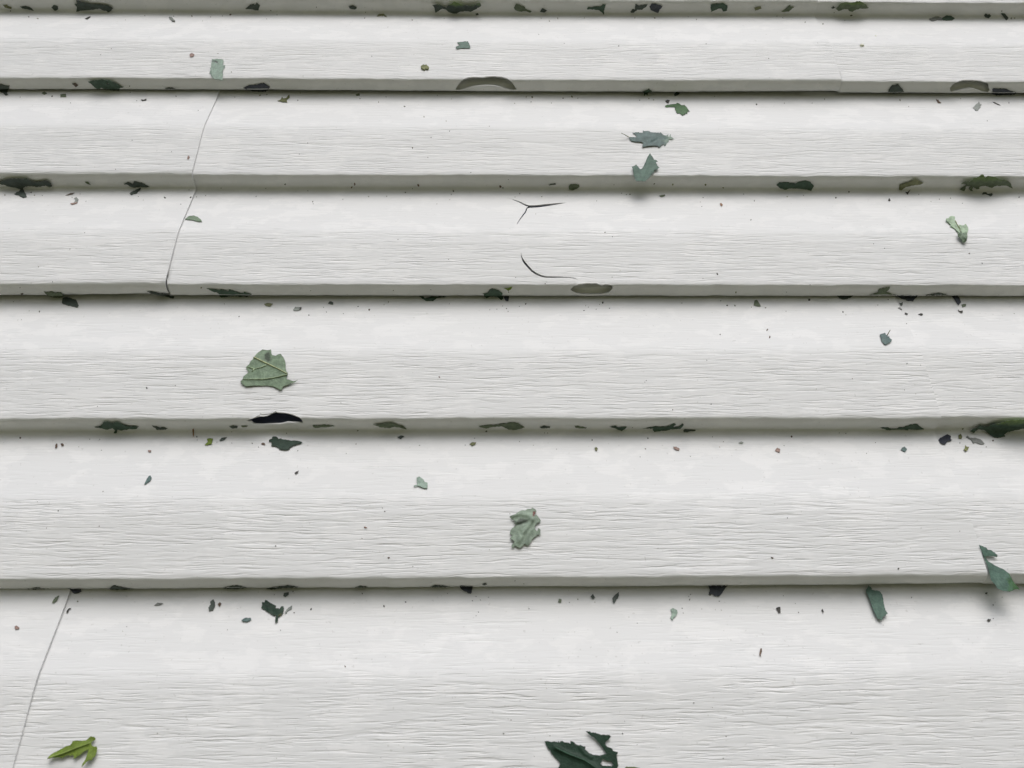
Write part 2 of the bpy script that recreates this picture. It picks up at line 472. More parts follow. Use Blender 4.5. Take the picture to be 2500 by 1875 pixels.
# (label, colour, source tile or zoom, outline, options)
LEAVES = [
 # topmost ledge
 ('wide dark torn leaf with a spiked end under the topmost ledge','sdark','00',[630,35,655,30,642,0,665,5,690,18,730,25,790,35,850,35,900,42,935,58,955,76,920,105,880,92,850,76,800,80,760,86,700,90,645,102,650,62],dict(tip=4)),
 ('thin wispy dark shred under the topmost ledge with a pointed tail','sdark','00',[170,55,220,48,260,65,288,94,240,82,190,74],{}),
 ('small dark four sided scrap next to the spiked leaf, topmost ledge','sdark','00',[435,65,455,42,492,55,492,80,465,94],{}),
 ('dark bird shaped scrap alone in the middle stretch of the topmost ledge','sdark','00',[2070,75,2110,40,2140,34,2150,45,2165,22,2195,42,2190,60,2180,90,2130,80],{}),
 ('faded olive crumb cluster at the very start of the topmost ledge','solive','00',[25,42,60,38,72,52,100,62,98,78,70,72,45,66],{}),
 ('folded whitish scrap with a dark tip just below the topmost ledge','grey','00',[1425,145,1450,148,1480,178,1476,190,1455,186,1432,166],dict(col2='char',thr=.75,curl=1.0)),
 ('grey curved splinter on the first board below the spiked leaf','char','00',[718,157,740,150,765,140,763,150,742,166,725,165],{}),
 ('small dark boxy scrap under the topmost ledge, jagged on one side','sdark','01',[800,50,835,44,868,58,865,72,850,80,810,72],{}),
 ('fish shaped dark leaf with a fin tinted sunlit green under the topmost ledge','sdark','01',[1505,40,1550,32,1580,44,1622,64,1650,36,1668,30,1690,12,1720,20,1750,32,1790,45,1850,40,1905,18,1918,45,1870,76,1830,97,1790,92,1740,95,1710,115,1680,115,1640,97,1620,78,1590,70,1530,107,1525,72],dict(tip=7,col2='lit_top',thr=-.28)),
 ('pale olive arc shaped sliver at the lower edge of the topmost ledge','solive','01',[1035,140,1060,119,1100,120,1122,146,1095,134,1060,138],{}),
 ('tiny dark flat crumb below the tail of the fish shaped leaf','sdark','01',[1868,115,1890,110,1897,124,1878,130],{}),
 ('two lobed olive scrap under the topmost ledge','smid','02',[50,60,60,40,72,27,100,34,115,45,140,52,150,70,200,92,188,104,145,90,95,93,60,78],{}),
 ('small dark triangular scrap following the two lobed olive scrap','sdark','02',[270,96,290,64,332,85,308,104,284,100],{}),
 ('seahorse shaped dark scrap under the topmost ledge','sdeep','02',[666,66,680,52,700,55,740,49,780,50,800,31,827,36,820,60,808,90,812,130,795,102,760,80,700,72,672,76],{}),
 ('pair of joined dark scraps with a round brown end, topmost ledge','sdark','02',[1033,97,1050,70,1073,76,1075,28,1100,42,1178,34,1165,55,1130,80,1092,76,1065,102,1045,107],{}),
 ('blue black blocky scrap under the topmost ledge','snavy','02',[1193,52,1210,26,1250,24,1270,34,1304,44,1277,80,1268,105,1230,92,1203,80],{}),
 ('dark green arch shaped leaf hump under the topmost ledge','sdeep','02',[1708,36,1760,26,1820,27,1852,45,1848,86,1815,94,1800,70,1770,72,1740,86,1713,97],{}),
 ('small dull olive rectangle under the topmost ledge','solive','02',[2076,62,2130,48,2140,68,2085,87],{}),
 ('olive green scrap with spiky points under the topmost ledge','smid','03',[161,92,190,75,235,36,240,52,270,55,245,76,225,94,190,97],{}),
 ('tiny four pointed dark scrap beside the big green crumpled leaf above','sdark','03',[582,67,598,60,603,48,610,60,622,60,612,68,600,74],{}),
 ('big crumpled grey green leaf with a top tinted sunlit green under the topmost ledge','smid',(1960,0,200,1382),[553,152,600,110,640,58,700,40,780,42,860,26,960,12,1010,40,1062,70,1085,95,1115,130,1060,142,960,140,880,172,820,192,780,180,760,150,680,160,600,188],dict(tip=7,col2='lit_top',thr=-.34)),
 ('dark oval leaf half in the shade below the topmost ledge','sdeep','03',[1518,152,1540,138,1562,126,1600,130,1630,152,1604,170,1560,172,1530,168],{}),
 ('translucent grey sliver touching the dark oval leaf','sgrey','03',[1408,158,1440,146,1480,136,1520,148,1526,166,1480,166,1445,177,1425,170],{}),
 ('small black heart shaped crumb just under the topmost ledge','sdark','03',[1876,125,1892,110,1908,122,1922,114,1937,130,1915,152,1885,142],{}),
 ('black tapering crumb with a bent tail just under the topmost ledge','sdark','03',[2018,110,2050,110,2066,130,2082,150,2066,168,2050,150,2030,128],{}),
 # first board
 ('pale mint torn leaf piece hanging over the second ledge','mint',(500,130,60,1422),[400,330,600,340,740,308,780,335,960,340,1070,368,1090,480,1060,600,1060,700,1190,700,1110,830,1070,930,1030,1100,1060,1270,1030,1320,1010,1590,930,1530,700,1510,480,1470,460,1390,360,1270,370,1190,265,1110,300,1040,340,960,310,900,350,830,370,600,380,520,520,470,640,560,800,620,720,500,670,430,420,440],dict(m='flat',curl=.6)),
 ('pinkish brown flake on the first board near the mint leaf','pink','00',[1602,460,1620,450,1644,464,1628,482,1605,484],{}),
 ('square green leaf chip with a notched side on the first board','teal','01',[1713,360,1740,356,1805,349,1827,400,1820,409,1760,409,1716,417,1702,397,1736,383],dict(curl=.5)),
 ('yellow green flower bud crumb stuck on the first board','yolk','01',[1408,566,1430,551,1446,556,1452,548,1477,570,1472,592,1445,586,1440,597,1415,582],dict(curl=1.0,lump=1)),
 # second ledge
 ('dark green crumpled leaf with a small hole under the second ledge','sdeep','00',[742,690,800,680,870,674,930,680,960,696,990,708,1022,728,1045,733,1015,742,1010,772,960,772,900,756,820,752,780,722],dict(tip=3,hole=[900,705,915,702,924,714,910,718])),
 ('small brown oval crumb before the crumpled leaf, second ledge','sbrown','00',[608,705,635,699,662,720,641,736],{}),
 ('dark ragged leaf clump at the start of the second ledge','sdark','00',[-20,705,15,704,40,716,82,718,78,746,60,790,74,806,50,812,30,790,-20,772],{}),
 ('blue black sickle shaped scrap on the second ledge beside the siding joint','snavy','00',[2050,745,2100,720,2170,716,2225,702,2240,712,2280,740,2240,774,2150,772,2080,756],{}),
 ('thin dark smear of leaf along the lip of the second ledge','sdark','00',[1393,745,1430,737,1487,747,1440,767],{}),
 ('faded scrap in the shade below the second ledge near its start','smid','00',[355,795,377,780,402,795,378,807],{}),
 ('dull rectangular scrap in the shade below the second ledge','smid','00',[513,805,560,799,564,827,514,828],{}),
 ('bent white grey twig bit on the second board','char','00',[1192,850,1215,852,1240,844,1239,856,1205,864],{}),
 ('olive star shaped scrap below the lip of the second ledge','olive','01',[198,852,225,842,238,818,248,832,270,828,300,798,302,825,276,845,283,864,240,862],dict(curl=.6)),
 ('small dark smudge of leaf in the shade past the star shaped scrap','smid','01',[858,797,890,788,893,806,866,810],{}),
 ('blue green leaf tuft poking from the lip of the second ledge','sdeep','02',[1133,766,1175,755,1190,740,1197,755,1217,768,1180,785,1177,802,1165,790,1150,808,1150,784],{}),
 ('dark curled bit hanging in the shade beside the blue green tuft','sdark','02',[1403,797,1425,768,1438,778,1452,783,1430,802,1408,808],{}),
 ('dark round crumb right above the bright green paired leaf','char','02',[1328,850,1345,840,1367,845,1357,870,1340,866],{}),
 ('bright green paired leaf with a stalk like arm on the second board','green',(1620,240,80,2212),[90,500,180,448,300,408,500,388,750,368,850,350,900,298,1000,308,1120,378,1160,420,1250,450,1420,428,1550,560,1650,720,1760,870,1640,850,1620,900,1605,1020,1560,1010,1500,970,1450,1090,1380,1080,1340,1134,1270,1134,1180,1060,1060,970,940,1014,860,940,850,840,770,740,770,600,560,578,400,568,250,602,130,578],dict(curl=.7)),
 ('dark dome shaped leaf scrap on the second ledge','sdark','03',[1063,775,1072,755,1082,744,1100,718,1130,716,1150,708,1165,728,1182,745,1202,776,1160,787,1100,787],{}),
 ('long blue black leaf scrap beside the low chip in the second ledge','snavy',(2290,180,210,2212),[1395,402,1430,366,1500,380,1600,374,1720,384,1820,420,1900,450,2025,500,1960,542,1800,548,1650,552,1500,570,1430,532,1365,512,1400,470],{}),
 ('pale frayed grey scrap on the second board below the low chip','grey',(2290,180,210,2212),[885,885,960,800,1020,770,1035,728,1055,735,1060,770,1080,802,1117,800,1070,850,1090,875,1030,930,1025,962,950,955,930,912],dict(curl=.7)),
 ('thin dark crooked twig on the second board','char',(2290,180,210,2212),[1400,730,1440,742,1500,775,1560,795,1605,828,1540,808,1480,780,1430,757],{}),
 ('small forked brown scrap on the second board toward the pale frayed scrap','brown','03',[1466,836,1478,845,1486,842,1495,858,1512,872,1485,872,1476,856],{}),
 # second board
 ('slate green maple leaf piece with a torn ragged end and a stalk','slate',(1500,300,160,1659),[370,375,395,350,440,356,545,360,550,312,455,250,530,236,620,230,632,246,720,250,724,178,740,200,890,204,905,230,1000,240,1150,250,1170,232,1215,280,1260,310,1310,320,1370,282,1345,340,1400,340,1405,290,1432,293,1418,332,1505,396,1400,402,1385,420,1372,470,1335,492,1310,540,1285,572,1250,567,1275,512,1200,560,1140,612,1105,598,1110,580,980,572,870,578,720,607,708,570,740,500,680,480,560,470,440,457],dict(curl=1.4,ridge=[([930,490,1030,450,1110,420],-1.4,2.5),([1110,390,1250,370,1380,420],-1.2,2.5),([420,400,700,370,900,330],.8,5),([1140,480,1340,470],-1.0,2.5),([740,230,780,330],1.0,4)],stalk=[380,365,250,335,165,320],col2='mint',thr=('x',.80,.35))),
 ('green notched leaf piece hanging over the third ledge like a bird tail','teal',(1500,300,160,1659),[905,768,930,820,990,900,1010,938,1050,938,1100,982,1050,985,1082,1080,1138,1130,1080,1182,1000,1202,1012,1240,950,1302,880,1382,780,1482,540,1472,510,1365,495,1350,470,1200,442,1110,500,1090,550,1053,600,1110,650,1172,690,1165,740,1090,790,1000,830,880],dict(m='flat',curl=.9,ridge=[([905,790,830,1100,700,1400],.8,4)])),
 ('pinkish comma shaped flake on the second board by the siding joint','pink','10',[1585,315,1588,295,1598,287,1606,297,1600,312,1592,318],{}),
 # third ledge
 ('large black green leaf with a hanging tail at the start of the third ledge','sdark','10',[-25,488,0,485,60,470,120,464,180,466,200,470,232,458,240,476,300,492,330,490,390,478,432,500,444,530,425,542,390,520,320,537,270,525,220,530,200,550,207,580,232,630,200,642,170,625,123,606,165,585,180,565,140,550,90,535,30,515,-25,508],dict(tip=4)),
 ('dark leaf scrap in two flaps under the third ledge','sdark','10',[1046,506,1085,490,1125,508,1135,483,1200,493,1267,532,1240,542,1190,530,1140,547,1105,530,1088,518],{}),
 ('dark knobbly scrap below the two flap scrap, third ledge','sdark','10',[1098,606,1120,590,1160,568,1178,560,1197,548,1190,570,1180,582,1162,604,1110,620],{}),
 ('faint thin splinter between the big black leaf and the two flap scrap','smid','10',[718,488,745,488,770,513,740,506],{}),
 ('brownish flat flake in the shade under the third ledge','sbrown','10',[556,620,600,600,634,599,615,612,580,618],{}),
 ('hook shaped grey and pink scrap on the third board','grey','10',[596,690,630,679,643,660,628,645,650,636,667,655,657,685,640,692,620,699],dict(col2='pink',thr=.72)),
 ('slim sage leaf blade wedged in the siding joint on the third board','sage','10',[1560,812,1585,788,1630,779,1660,788,1690,808,1704,830,1670,830,1620,817,1575,813],dict(curl=.7)),
 ('short dark stick under the third ledge near the notched leaf','sdark','12',[343,525,360,514,402,511,404,519,375,522,350,527],{}),
 ('grey green rounded scrap under the third ledge above the Y crack','smid','12',[513,540,515,530,530,517,600,518,604,540,575,557,550,568,515,562],{}),
 ('dark torn crumb in the shade below the notched leaf','smid','12',[1276,612,1300,606,1325,603,1328,612,1305,622,1290,624],{}),
 ('dark green bow tie shaped leaf under the third ledge','sdeep','13',[123,522,150,496,200,498,280,507,310,494,365,481,400,490,412,495,440,530,432,545,417,572,380,560,330,555,230,552,205,562,190,562,150,547],{}),
 ('olive yellow leaf sliver with a dark point under the third ledge','solive','13',[1158,562,1165,518,1200,514,1250,494,1300,473,1320,488,1365,506,1330,522,1260,530,1215,540,1180,567],dict(tip=2)),
 ('large ragged leaf with peaks tinted sunlit green folded under the third ledge','smid',(2330,420,170,2212),[590,240,600,180,700,170,800,100,850,65,910,70,940,120,970,175,1010,150,1060,110,1140,122,1250,150,1350,190,1480,240,1600,248,1700,290,1780,350,1855,518,1740,472,1640,430,1500,430,1330,440,1190,504,1100,480,980,430,880,440,790,472,790,535,690,545,600,470,560,560,602,612,520,602,450,540,470,480,520,430,420,440,370,450,350,530,310,604,260,592,165,557,230,500,330,430,380,380,200,372,300,310,430,278,480,300],dict(tip=9,col2='lit_top',thr=-.36)),
 ('dark double crumb hanging below the large ragged leaf, third ledge','sdark',(2330,420,170,2212),[878,692,920,638,1010,638,1042,690,1100,690,1150,680,1200,668,1214,720,1150,773,1090,732,1020,707,900,712],{}),
 # third board
 ('small forked dark sprig at the lower edge of the third ledge','char','13',[1210,580,1228,583,1255,560,1242,585,1232,604,1222,595],{}),
 ('grey teardrop crumb on the third board','char','13',[1065,652,1075,630,1086,652,1078,660],{}),
 ('tan flake of old paint on the third board','rust','12',[1788,678,1800,674,1814,690,1808,700,1796,695],{}),
 # fourth ledge
 ('dim grey green leaf shape under the start of the fourth ledge','smid','20',[376,380,420,388,440,380,470,392,520,388,545,415,522,437,430,432,405,412],{}),
 ('black oval leaf below the lip of the fourth ledge','sdark','20',[528,442,560,433,600,444,642,455,664,502,655,520,610,514,523,486],{}),
 ('long dark saw toothed leaf tip on the fourth ledge','sdeep','20',[1743,364,1800,370,1858,376,1866,370,1890,373,1930,386,1933,370,1980,386,2058,402,2062,386,2127,411,2080,434,2040,430,1960,425,1870,437,1855,430,1850,410,1800,390],{}),
 ('thin dark leaf edge crossing the fourth ledge at the siding joint','sdark','20',[1248,394,1280,388,1340,401,1400,414,1472,430,1462,447,1400,430,1300,406],{}),
 ('blue green folded leaf with a shadowed hood on the fourth ledge','sdeep','21',[1928,406,1970,395,1990,368,2010,358,2060,374,2097,398,2103,446,2087,458,2050,430,2000,425,1960,442,1943,430],{}),
 ('dark green fringe peeping from under the fourth ledge','sdeep','21',[1393,425,1430,428,1445,443,1490,430,1622,428,1540,442,1512,467,1450,464,1418,446],{}),
 ('small yellow green fleck at the fourth ledge beside the hooded leaf','lime','21',[2108,356,2140,358,2180,343,2168,366,2147,380,2130,368],{}),
 ('dark square tag of leaf hanging below the hooded leaf','snavy','21',[2103,425,2152,425,2147,467,2123,462],{}),
 ('olive lozenge scrap in the shade below the fourth ledge','solive','21',[86,493,120,484,162,490,140,512,100,507],{}),
 ('grey chip with a dark corner below the fourth ledge','grey','21',[331,541,350,516,385,520,402,518,400,537,370,550,340,550],dict(col2='char',thr=('x',.72,.0))),
 ('black half round crumb below the fourth ledge','sdark','21',[625,487,640,470,655,472,670,481,667,497,645,492],{}),
 ('small green grey leaf chip in the shade under the fourth ledge','smid','22',[2073,502,2080,465,2100,458,2122,490,2133,513,2100,512],{}),
 ('slate leaf shaped like an open umbrella on the fourth ledge','smid',(1860,600,640,2212),[900,420,940,405,975,394,990,364,1082,343,1080,360,1052,388,1132,415,1100,422,1050,427,960,430],{}),
 ('blue black drip shaped leaf hanging from the fourth ledge','snavy',(2120,720,300,2074),[470,8,845,8,785,60,752,108,730,98,700,97,650,92,625,75,560,62,510,35],{}),
 ('dim dark triangle of leaf under the fourth ledge before the umbrella leaf','sdark','23',[628,425,772,425,722,452,690,457,650,446],{}),
 ('low dark arch of leaf along the lip of the fourth ledge','sdark','23',[1383,417,1430,406,1480,399,1522,401,1575,416,1490,420],{}),
 ('navy leaf tongue hanging down from the fourth ledge','snavy',(2120,720,300,2074),[1405,30,1450,8,1505,8,1532,50,1562,125,1516,175,1480,120,1450,70],{}),
 ('ragged black crumb below the drip shaped leaf','sdark',(2120,720,300,2074),[518,130,550,140,575,118,577,166,550,178,533,152],{}),
 ('dark lens shaped crumb on the fourth board below the drip shaped leaf','char',(2120,720,300,2074),[490,232,540,213,572,245,530,258],{}),
 ('short dark bar shaped crumb on the fourth board','char','23',[1205,568,1212,562,1232,572,1228,580,1214,575],{}),
 ('dark wedge with a pale point on the fourth board','char','23',[1318,577,1342,568,1360,576,1352,586],{}),
 ('bent dark scrap like a boomerang below the navy tongue','char','23',[1652,538,1670,550,1696,548,1690,568,1675,562,1658,554],{}),
 ('faint olive square below the navy leaf tongue','smid','23',[1683,497,1700,492,1722,490,1720,508,1690,518],{}),
 ('torn slate green leaf chip with a hair thin stalk on the fourth board','slate',(2120,720,300,2074),[187,682,240,664,272,652,290,690,320,690,315,716,345,714,350,740,392,772,375,802,330,832,280,854,230,815,208,770],dict(curl=.9,stalk=[312,692,335,640])),
 # fourth board
 ('flat maple leaf underside with pale veins above the black hole','sage',(580,840,160,2212),[540,430,570,455,640,340,700,290,760,250,840,190,920,200,1000,215,1060,210,1130,190,1140,300,1170,380,1290,400,1400,345,1460,335,1560,470,1620,640,1630,770,1640,900,1700,1000,1690,1050,1670,1080,1660,1195,1760,1220,1900,1265,2060,1215,1900,1310,1700,1390,1590,1425,1540,1450,1500,1560,1420,1555,1370,1510,1200,1440,1000,1415,600,1415,330,1430,240,1440,250,1400,120,1365,180,1340,95,1280,180,1200,210,1090,330,1010,380,950,330,860,285,790,340,740,400,690,450,570,510,540],dict(curl=1.3,ridge=[([560,450,800,570,1060,690,1400,850,1690,1010],.5,4),([1690,1025,1200,1150,500,1195,180,1195],.4,3)],veins=[[560,450,800,570,1060,690,1400,850,1690,1010],[1690,1025,1500,1080,1200,1150,850,1190,500,1195,180,1195],[980,715,800,790,570,850],[570,850,440,800,330,790],[570,850,480,940]],patch=[880,380,980,290,1070,250,1140,390,1130,500,1160,540,1050,640,960,600,900,520])),
 # fifth ledge
 ('kingfisher shaped dark leaf with a brown foot under the fifth ledge','sdeep','30',[798,494,850,484,880,448,912,446,935,462,1000,452,1050,475,1100,485,1172,488,1150,510,1080,512,1030,523,990,514,985,545,960,547,972,520,950,502,900,514,860,502],dict(tip=2)),
 ('small dark paired scrap after the kingfisher shaped leaf','sdark','30',[1283,480,1330,488,1350,496,1380,490,1418,500,1400,514,1320,515,1313,499],{}),
 ('dark oval scrap on the fifth ledge before the black hole','sdark','30',[1933,488,1970,479,2008,485,2002,502,1960,504],{}),
 ('faint thin strip of leaf just before the black hole, fifth ledge','smid','30',[2032,482,2092,484,2082,491,2045,491],{}),
 ('upright lime green scrap in the shade below the fifth ledge','lime','30',[1728,647,1755,620,1748,597,1775,590,1800,594,1792,620,1787,640,1750,650],dict(curl=.6)),
 ('dark slanted seed like scrap below the fifth ledge','sdark','30',[1852,607,1870,588,1915,580,1897,602,1865,614],{}),
 ('slate spoon shaped scrap on the fifth board','slate','30',[1218,982,1235,945,1255,912,1270,903,1282,925,1272,945,1240,968],dict(curl=.5)),
 ('rusty vertical stain streak, shaped as a leaf sliver, under the fifth ledge','rust','30',[1624,512,1638,503,1638,560,1630,582],{}),  # a rust stain on the vinyl, added as a thin sheet
 ('brown upright seed on the fifth board near its start','brown','30',[466,672,468,648,474,636,484,636,484,660,474,674],{}),
 ('brown rounded crumb beside the upright seed on the fifth board','brown','30',[513,636,528,632,540,642,535,654,520,654],{}),
 ('pink flake on the fifth board above the spoon shaped scrap','pink','30',[1248,692,1262,690,1278,694,1272,706,1255,705],{}),
 ('dark teal leaf with scalloped lower edge below the black hole','deep',(600,990,160,2212),[785,1190,820,1150,890,1130,900,1080,940,1052,1030,1057,1080,1090,1110,1140,1190,1120,1230,1150,1350,1160,1500,1195,1650,1195,1800,1215,1915,1245,1860,1295,1740,1322,1680,1358,1620,1352,1580,1393,1520,1412,1490,1462,1440,1504,1350,1514,1220,1504,1150,1492,1120,1442,1060,1412,1000,1387,865,1378,880,1300,870,1230,795,1248],dict(curl=.6)),
 ('thin olive strip on the fifth ledge after the black hole','smid','31',[496,477,540,477,590,469,688,482,600,492,530,497,503,493],{}),
 ('long olive leaf strip drooping at one end, fifth ledge','smid','31',[1003,466,1060,464,1110,457,1160,454,1200,468,1260,479,1288,507,1240,496,1190,486,1140,498,1070,491],dict(tip=2)),
 ('two part grey green leaf joined by a thin neck, fifth ledge','smid','31',[1897,485,1960,474,2050,469,2090,460,2120,458,2180,452,2225,456,2285,490,2255,502,2200,514,2150,512,2090,482,2000,491,1960,502,1928,493],{}),
 ('black winged crumb below the long olive strip','sdark','31',[1210,580,1240,566,1270,574,1255,582,1240,597,1225,588],{}),
 ('grey olive seed scrap on the fifth board in the middle','olive','31',[1818,641,1840,624,1876,625,1867,643,1840,654],{}),
 ('pale mint leaf chip with a notch on the fifth board','mint','31',[1373,922,1395,913,1430,935,1442,960,1465,965,1464,1012,1430,1010,1385,991,1350,997,1350,987,1377,985],dict(curl=.7)),
 ('small twin lobed dark bit on the fifth board below the teal leaf','char','31',[343,887,355,872,370,868,378,862,374,878,360,890],{}),
 ('brown arched crumb beside the scalloped teal leaf','brown','31',[62,636,76,628,92,632,98,645,85,647,72,643],{}),
 ('short dark dash of leaf on the fifth ledge','sdark','32',[268,490,310,477,357,485,352,496,290,498],{}),
 ('short olive dash of leaf on the fifth ledge','smid','32',[563,474,600,477,664,488,657,498,600,496,568,489],{}),
 ('dark green triangle leaf pointing down from the fifth ledge','sdeep','32',[857,480,910,474,922,485,1003,482,988,502,960,525,935,514,910,499],{}),
 ('branching dark leaf like a winged lizard on the fifth ledge','sdeep','32',[1142,502,1190,487,1240,478,1290,484,1340,480,1400,453,1417,463,1380,490,1440,478,1472,453,1484,463,1457,497,1410,502,1370,504,1340,520,1300,522,1235,535,1220,516,1230,497,1180,497],{}),
 ('dark slug shaped scrap after the winged lizard leaf','sdark','32',[1477,522,1490,503,1530,507,1582,511,1580,524,1520,534,1485,537],{}),
 ('pink flake on the fifth board below the winged lizard leaf','pink','32',[1393,662,1420,662,1448,680,1442,694,1415,688,1400,680],{}),
 ('grey olive bud on the fifth board under the green triangle leaf','olive','32',[730,672,745,665,758,676,752,694,738,696],{}),
 ('pale grey flake under the fifth ledge beyond the slug shaped scrap','grey','32',[1944,630,1965,618,1988,628,1970,638],{}),
 ('twig like dark leaf with a green head on the fifth ledge','sdeep','33',[998,483,1060,480,1080,490,1140,490,1150,477,1200,474,1240,459,1300,453,1322,469,1365,498,1310,510,1230,502,1230,517,1200,507,1090,507,1075,517,1050,514,1020,493],{}),
 ('navy folded leaf lump with a small arm below the fifth ledge','navy',(2200,960,300,2212),[662,850,700,798,830,733,897,770,892,830,922,835,890,858,840,862,782,923,740,907,678,882],dict(curl=1.2)),
 ('brown olive curled bit beside the navy lump','olive','33',[1658,560,1676,548,1690,575,1684,590,1662,588],{}),
 ('pale slate torn leaf in the shade, its corner pointing down','sgrey',(2200,960,300,2212),[1165,788,1190,763,1240,800,1330,798,1430,830,1500,902,1480,917,1410,912,1360,892,1290,892,1260,842,1200,800],{}),
 ('pale lime star shaped bit below the navy lump','yolk',(2200,960,300,2212),[1122,1012,1150,990,1153,930,1182,960,1224,963,1202,1010,1170,1043],dict(curl=.8)),
 ('big dark leaf jutting from the fifth ledge at the picture edge, rim tinted sunlit green','sdeep',(2360,1010,140,2212),[127,672,250,570,400,518,470,478,550,428,620,488,700,508,860,468,940,408,1100,388,1300,368,1500,288,1700,238,1900,240,2100,213,2350,185,2900,150,2900,480,2350,540,2100,582,1900,632,1700,672,1550,712,1440,802,1484,872,1350,893,1200,924,1080,914,980,852,850,762,750,672,640,612,560,614,430,592,340,652,270,745,200,692],dict(tip=10,col2='lit_top',thr=-.30)),
 ('slate chip with a bright corner on the fifth board','slate','33',[1168,690,1180,672,1200,664,1222,685,1205,708,1185,700],{}),
 ('small maroon loop shaped bit on the fifth board','pink','33',[108,695,118,680,130,672,152,682,148,712,130,706],{}),
 # fifth board
 ('crumpled two lobed serrated leaf on the fifth board, reddish at the tip','wan',(1230,1230,110,1521),[190,440,280,390,420,330,540,240,620,215,720,230,800,178,900,180,960,133,1080,208,1102,260,1060,340,1020,390,1110,378,1172,460,1245,560,1234,612,1130,640,1050,742,1030,800,1070,880,1130,922,1150,826,1234,858,1234,1054,1150,1042,1060,1102,990,1152,930,1262,830,1402,780,1404,700,1342,640,1422,580,1462,540,1494,490,1472,430,1440,370,1402,330,1474,270,1474,258,1400,360,1290,250,1190,198,1185,300,1060,198,1000,220,920,270,830,400,740,500,715,480,710,340,672,400,600,260,520],dict(curl=1.2,ridge=[([280,400,560,340,860,400,960,520],1.8,5),([960,540,820,760,640,1000,520,1250],1.6,5),([480,700,700,650,850,600],-1.2,3),([560,960,620,1060],-1.0,3),([900,900,820,1080,840,1300],1.1,4),([560,620,420,640],1.0,3)],patch=[400,600,540,470,850,530,800,650,700,670,600,720,480,710,345,672],part=[1090,250,1060,340,1020,390,1010,440,960,430,960,380,1010,330,950,290,1000,255])),
 # sixth ledge
 ('dark hump of leaf on the lip of the sixth ledge near its start','sdark','40',[238,832,290,811,330,809,360,825,422,831,300,837],{}),
 ('navy scrap at the siding joint under the sixth ledge','snavy','40',[558,825,610,828,682,825,688,846,640,862,614,857,598,833],{}),
 ('dark flattened tuft of leaf on the sixth ledge past the joint','sdark','40',[912,820,960,788,1000,799,1134,819,1060,830,950,830],{}),
 ('dark shallow peak of leaf on the sixth ledge above the small dark pair','sdark','40',[1880,812,1940,794,2000,786,2085,810,2000,824,1920,824],{}),
 ('olive slanted blade in the shade below the sixth ledge by the joint','smid','40',[448,952,475,905,510,888,492,930,465,952],{}),
 ('flat grey flake in the shade below the sixth ledge','sgrey','40',[1298,963,1330,938,1378,944,1340,960],{}),
 ('dark upright hourglass scrap on the sixth board','sdark','40',[1763,1008,1758,980,1780,955,1773,930,1802,910,1814,935,1812,970,1797,1003],dict(curl=.5)),
 ('small grey brown chip beside the dark hourglass scrap','brown','40',[1836,950,1855,933,1868,945,1857,970],{}),
 ('slate seed shaped scrap on the sixth board below the hourglass scrap','slate','40',[2037,1087,2052,1076,2070,1066,2117,1066,2120,1087,2085,1100,2045,1094],dict(curl=.6)),
 ('pinkish grey crumb on the sixth board beside the low siding joint','pink','50',[132,118,150,106,174,122,168,136,140,138],{}),
 ('black crumbs of leaf caught along the low siding joint','char','40',[558,1022,566,1002,584,986,602,988,580,1000,572,1024],{}),
 ('long black mossy shape on the sixth ledge above the dark green scrap','sdark','41',[97,822,150,804,230,796,290,788,372,799,378,809,250,814,140,827],{}),
 ('dark rounded bit in the shade right under the long mossy shape','sdark','41',[248,882,253,854,295,848,293,870,265,890],{}),
 ('short dark lump of leaf on the sixth ledge','sdark','41',[852,801,890,786,963,797,930,807,870,810],{}),
 ('thin dark line of leaf on the sixth ledge before the navy wedge','sdark','41',[1487,796,1520,783,1654,795,1560,804],{}),
 ('navy wedge of leaf hanging from the sixth ledge','snavy','41',[1737,793,1847,793,1838,852,1827,863,1770,837,1743,816],{}),
 ('black flat crumb on the sixth ledge past the navy wedge','sdark','41',[1923,775,1945,766,1968,775,1945,784],{}),
 ('dark green four sided scrap with a torn tail on the sixth board','deep',(620,1450,120,2212),[327,642,350,560,370,440,345,400,400,348,440,380,480,370,498,275,560,278,660,350,720,388,850,458,995,528,970,640,1112,638,1132,690,1262,545,1332,568,1352,650,1342,740,1292,872,1200,972,1112,1002,1092,1082,1082,1222,1022,1272,970,1316,952,1200,970,1060,1000,960,900,978,760,892,600,792,480,712],dict(curl=1.0,col2='olive',thr=('x',.74,.6))),
 ('grey crescent sliver beside the dark green four sided scrap','grey',(620,1450,120,2212),[1402,802,1480,700,1560,618,1724,515,1692,682,1610,712,1510,762,1462,874,1410,852],dict(curl=.5)),
 ('black leaning leaf bit like a beetle below the sixth ledge','sdark','42',[880,905,905,870,937,848,937,875,912,920,896,945,884,927],{}),
 ('dark keyhole shaped crumb below the sixth ledge','sdark','42',[698,885,718,863,735,895,716,907],{}),
 ('dull grey square bit below the sixth ledge','smid','42',[423,932,430,904,452,909,449,936],{}),
 ('pale grey green scrap with a wavy side on the sixth board','mint','42',[1371,995,1390,983,1425,1000,1430,1025,1416,1050,1396,1067,1387,1088,1370,1060,1384,1035],dict(curl=.5)),
 ('navy leaf stub hanging from the sixth ledge with crumbs at its foot','snavy','42',[1693,790,1852,790,1822,832,1782,885,1750,882,1720,867,1690,872,1702,832],{}),
 ('long green leaf strip hanging down from the sixth ledge','teal','43',[878,830,900,793,922,808,927,830,990,840,1017,870,1027,930,1042,1000,1063,1030,1022,1060,1010,1093,1000,1078,978,1075,940,1000,905,900,880,850],dict(m='hang',curl=.6)),
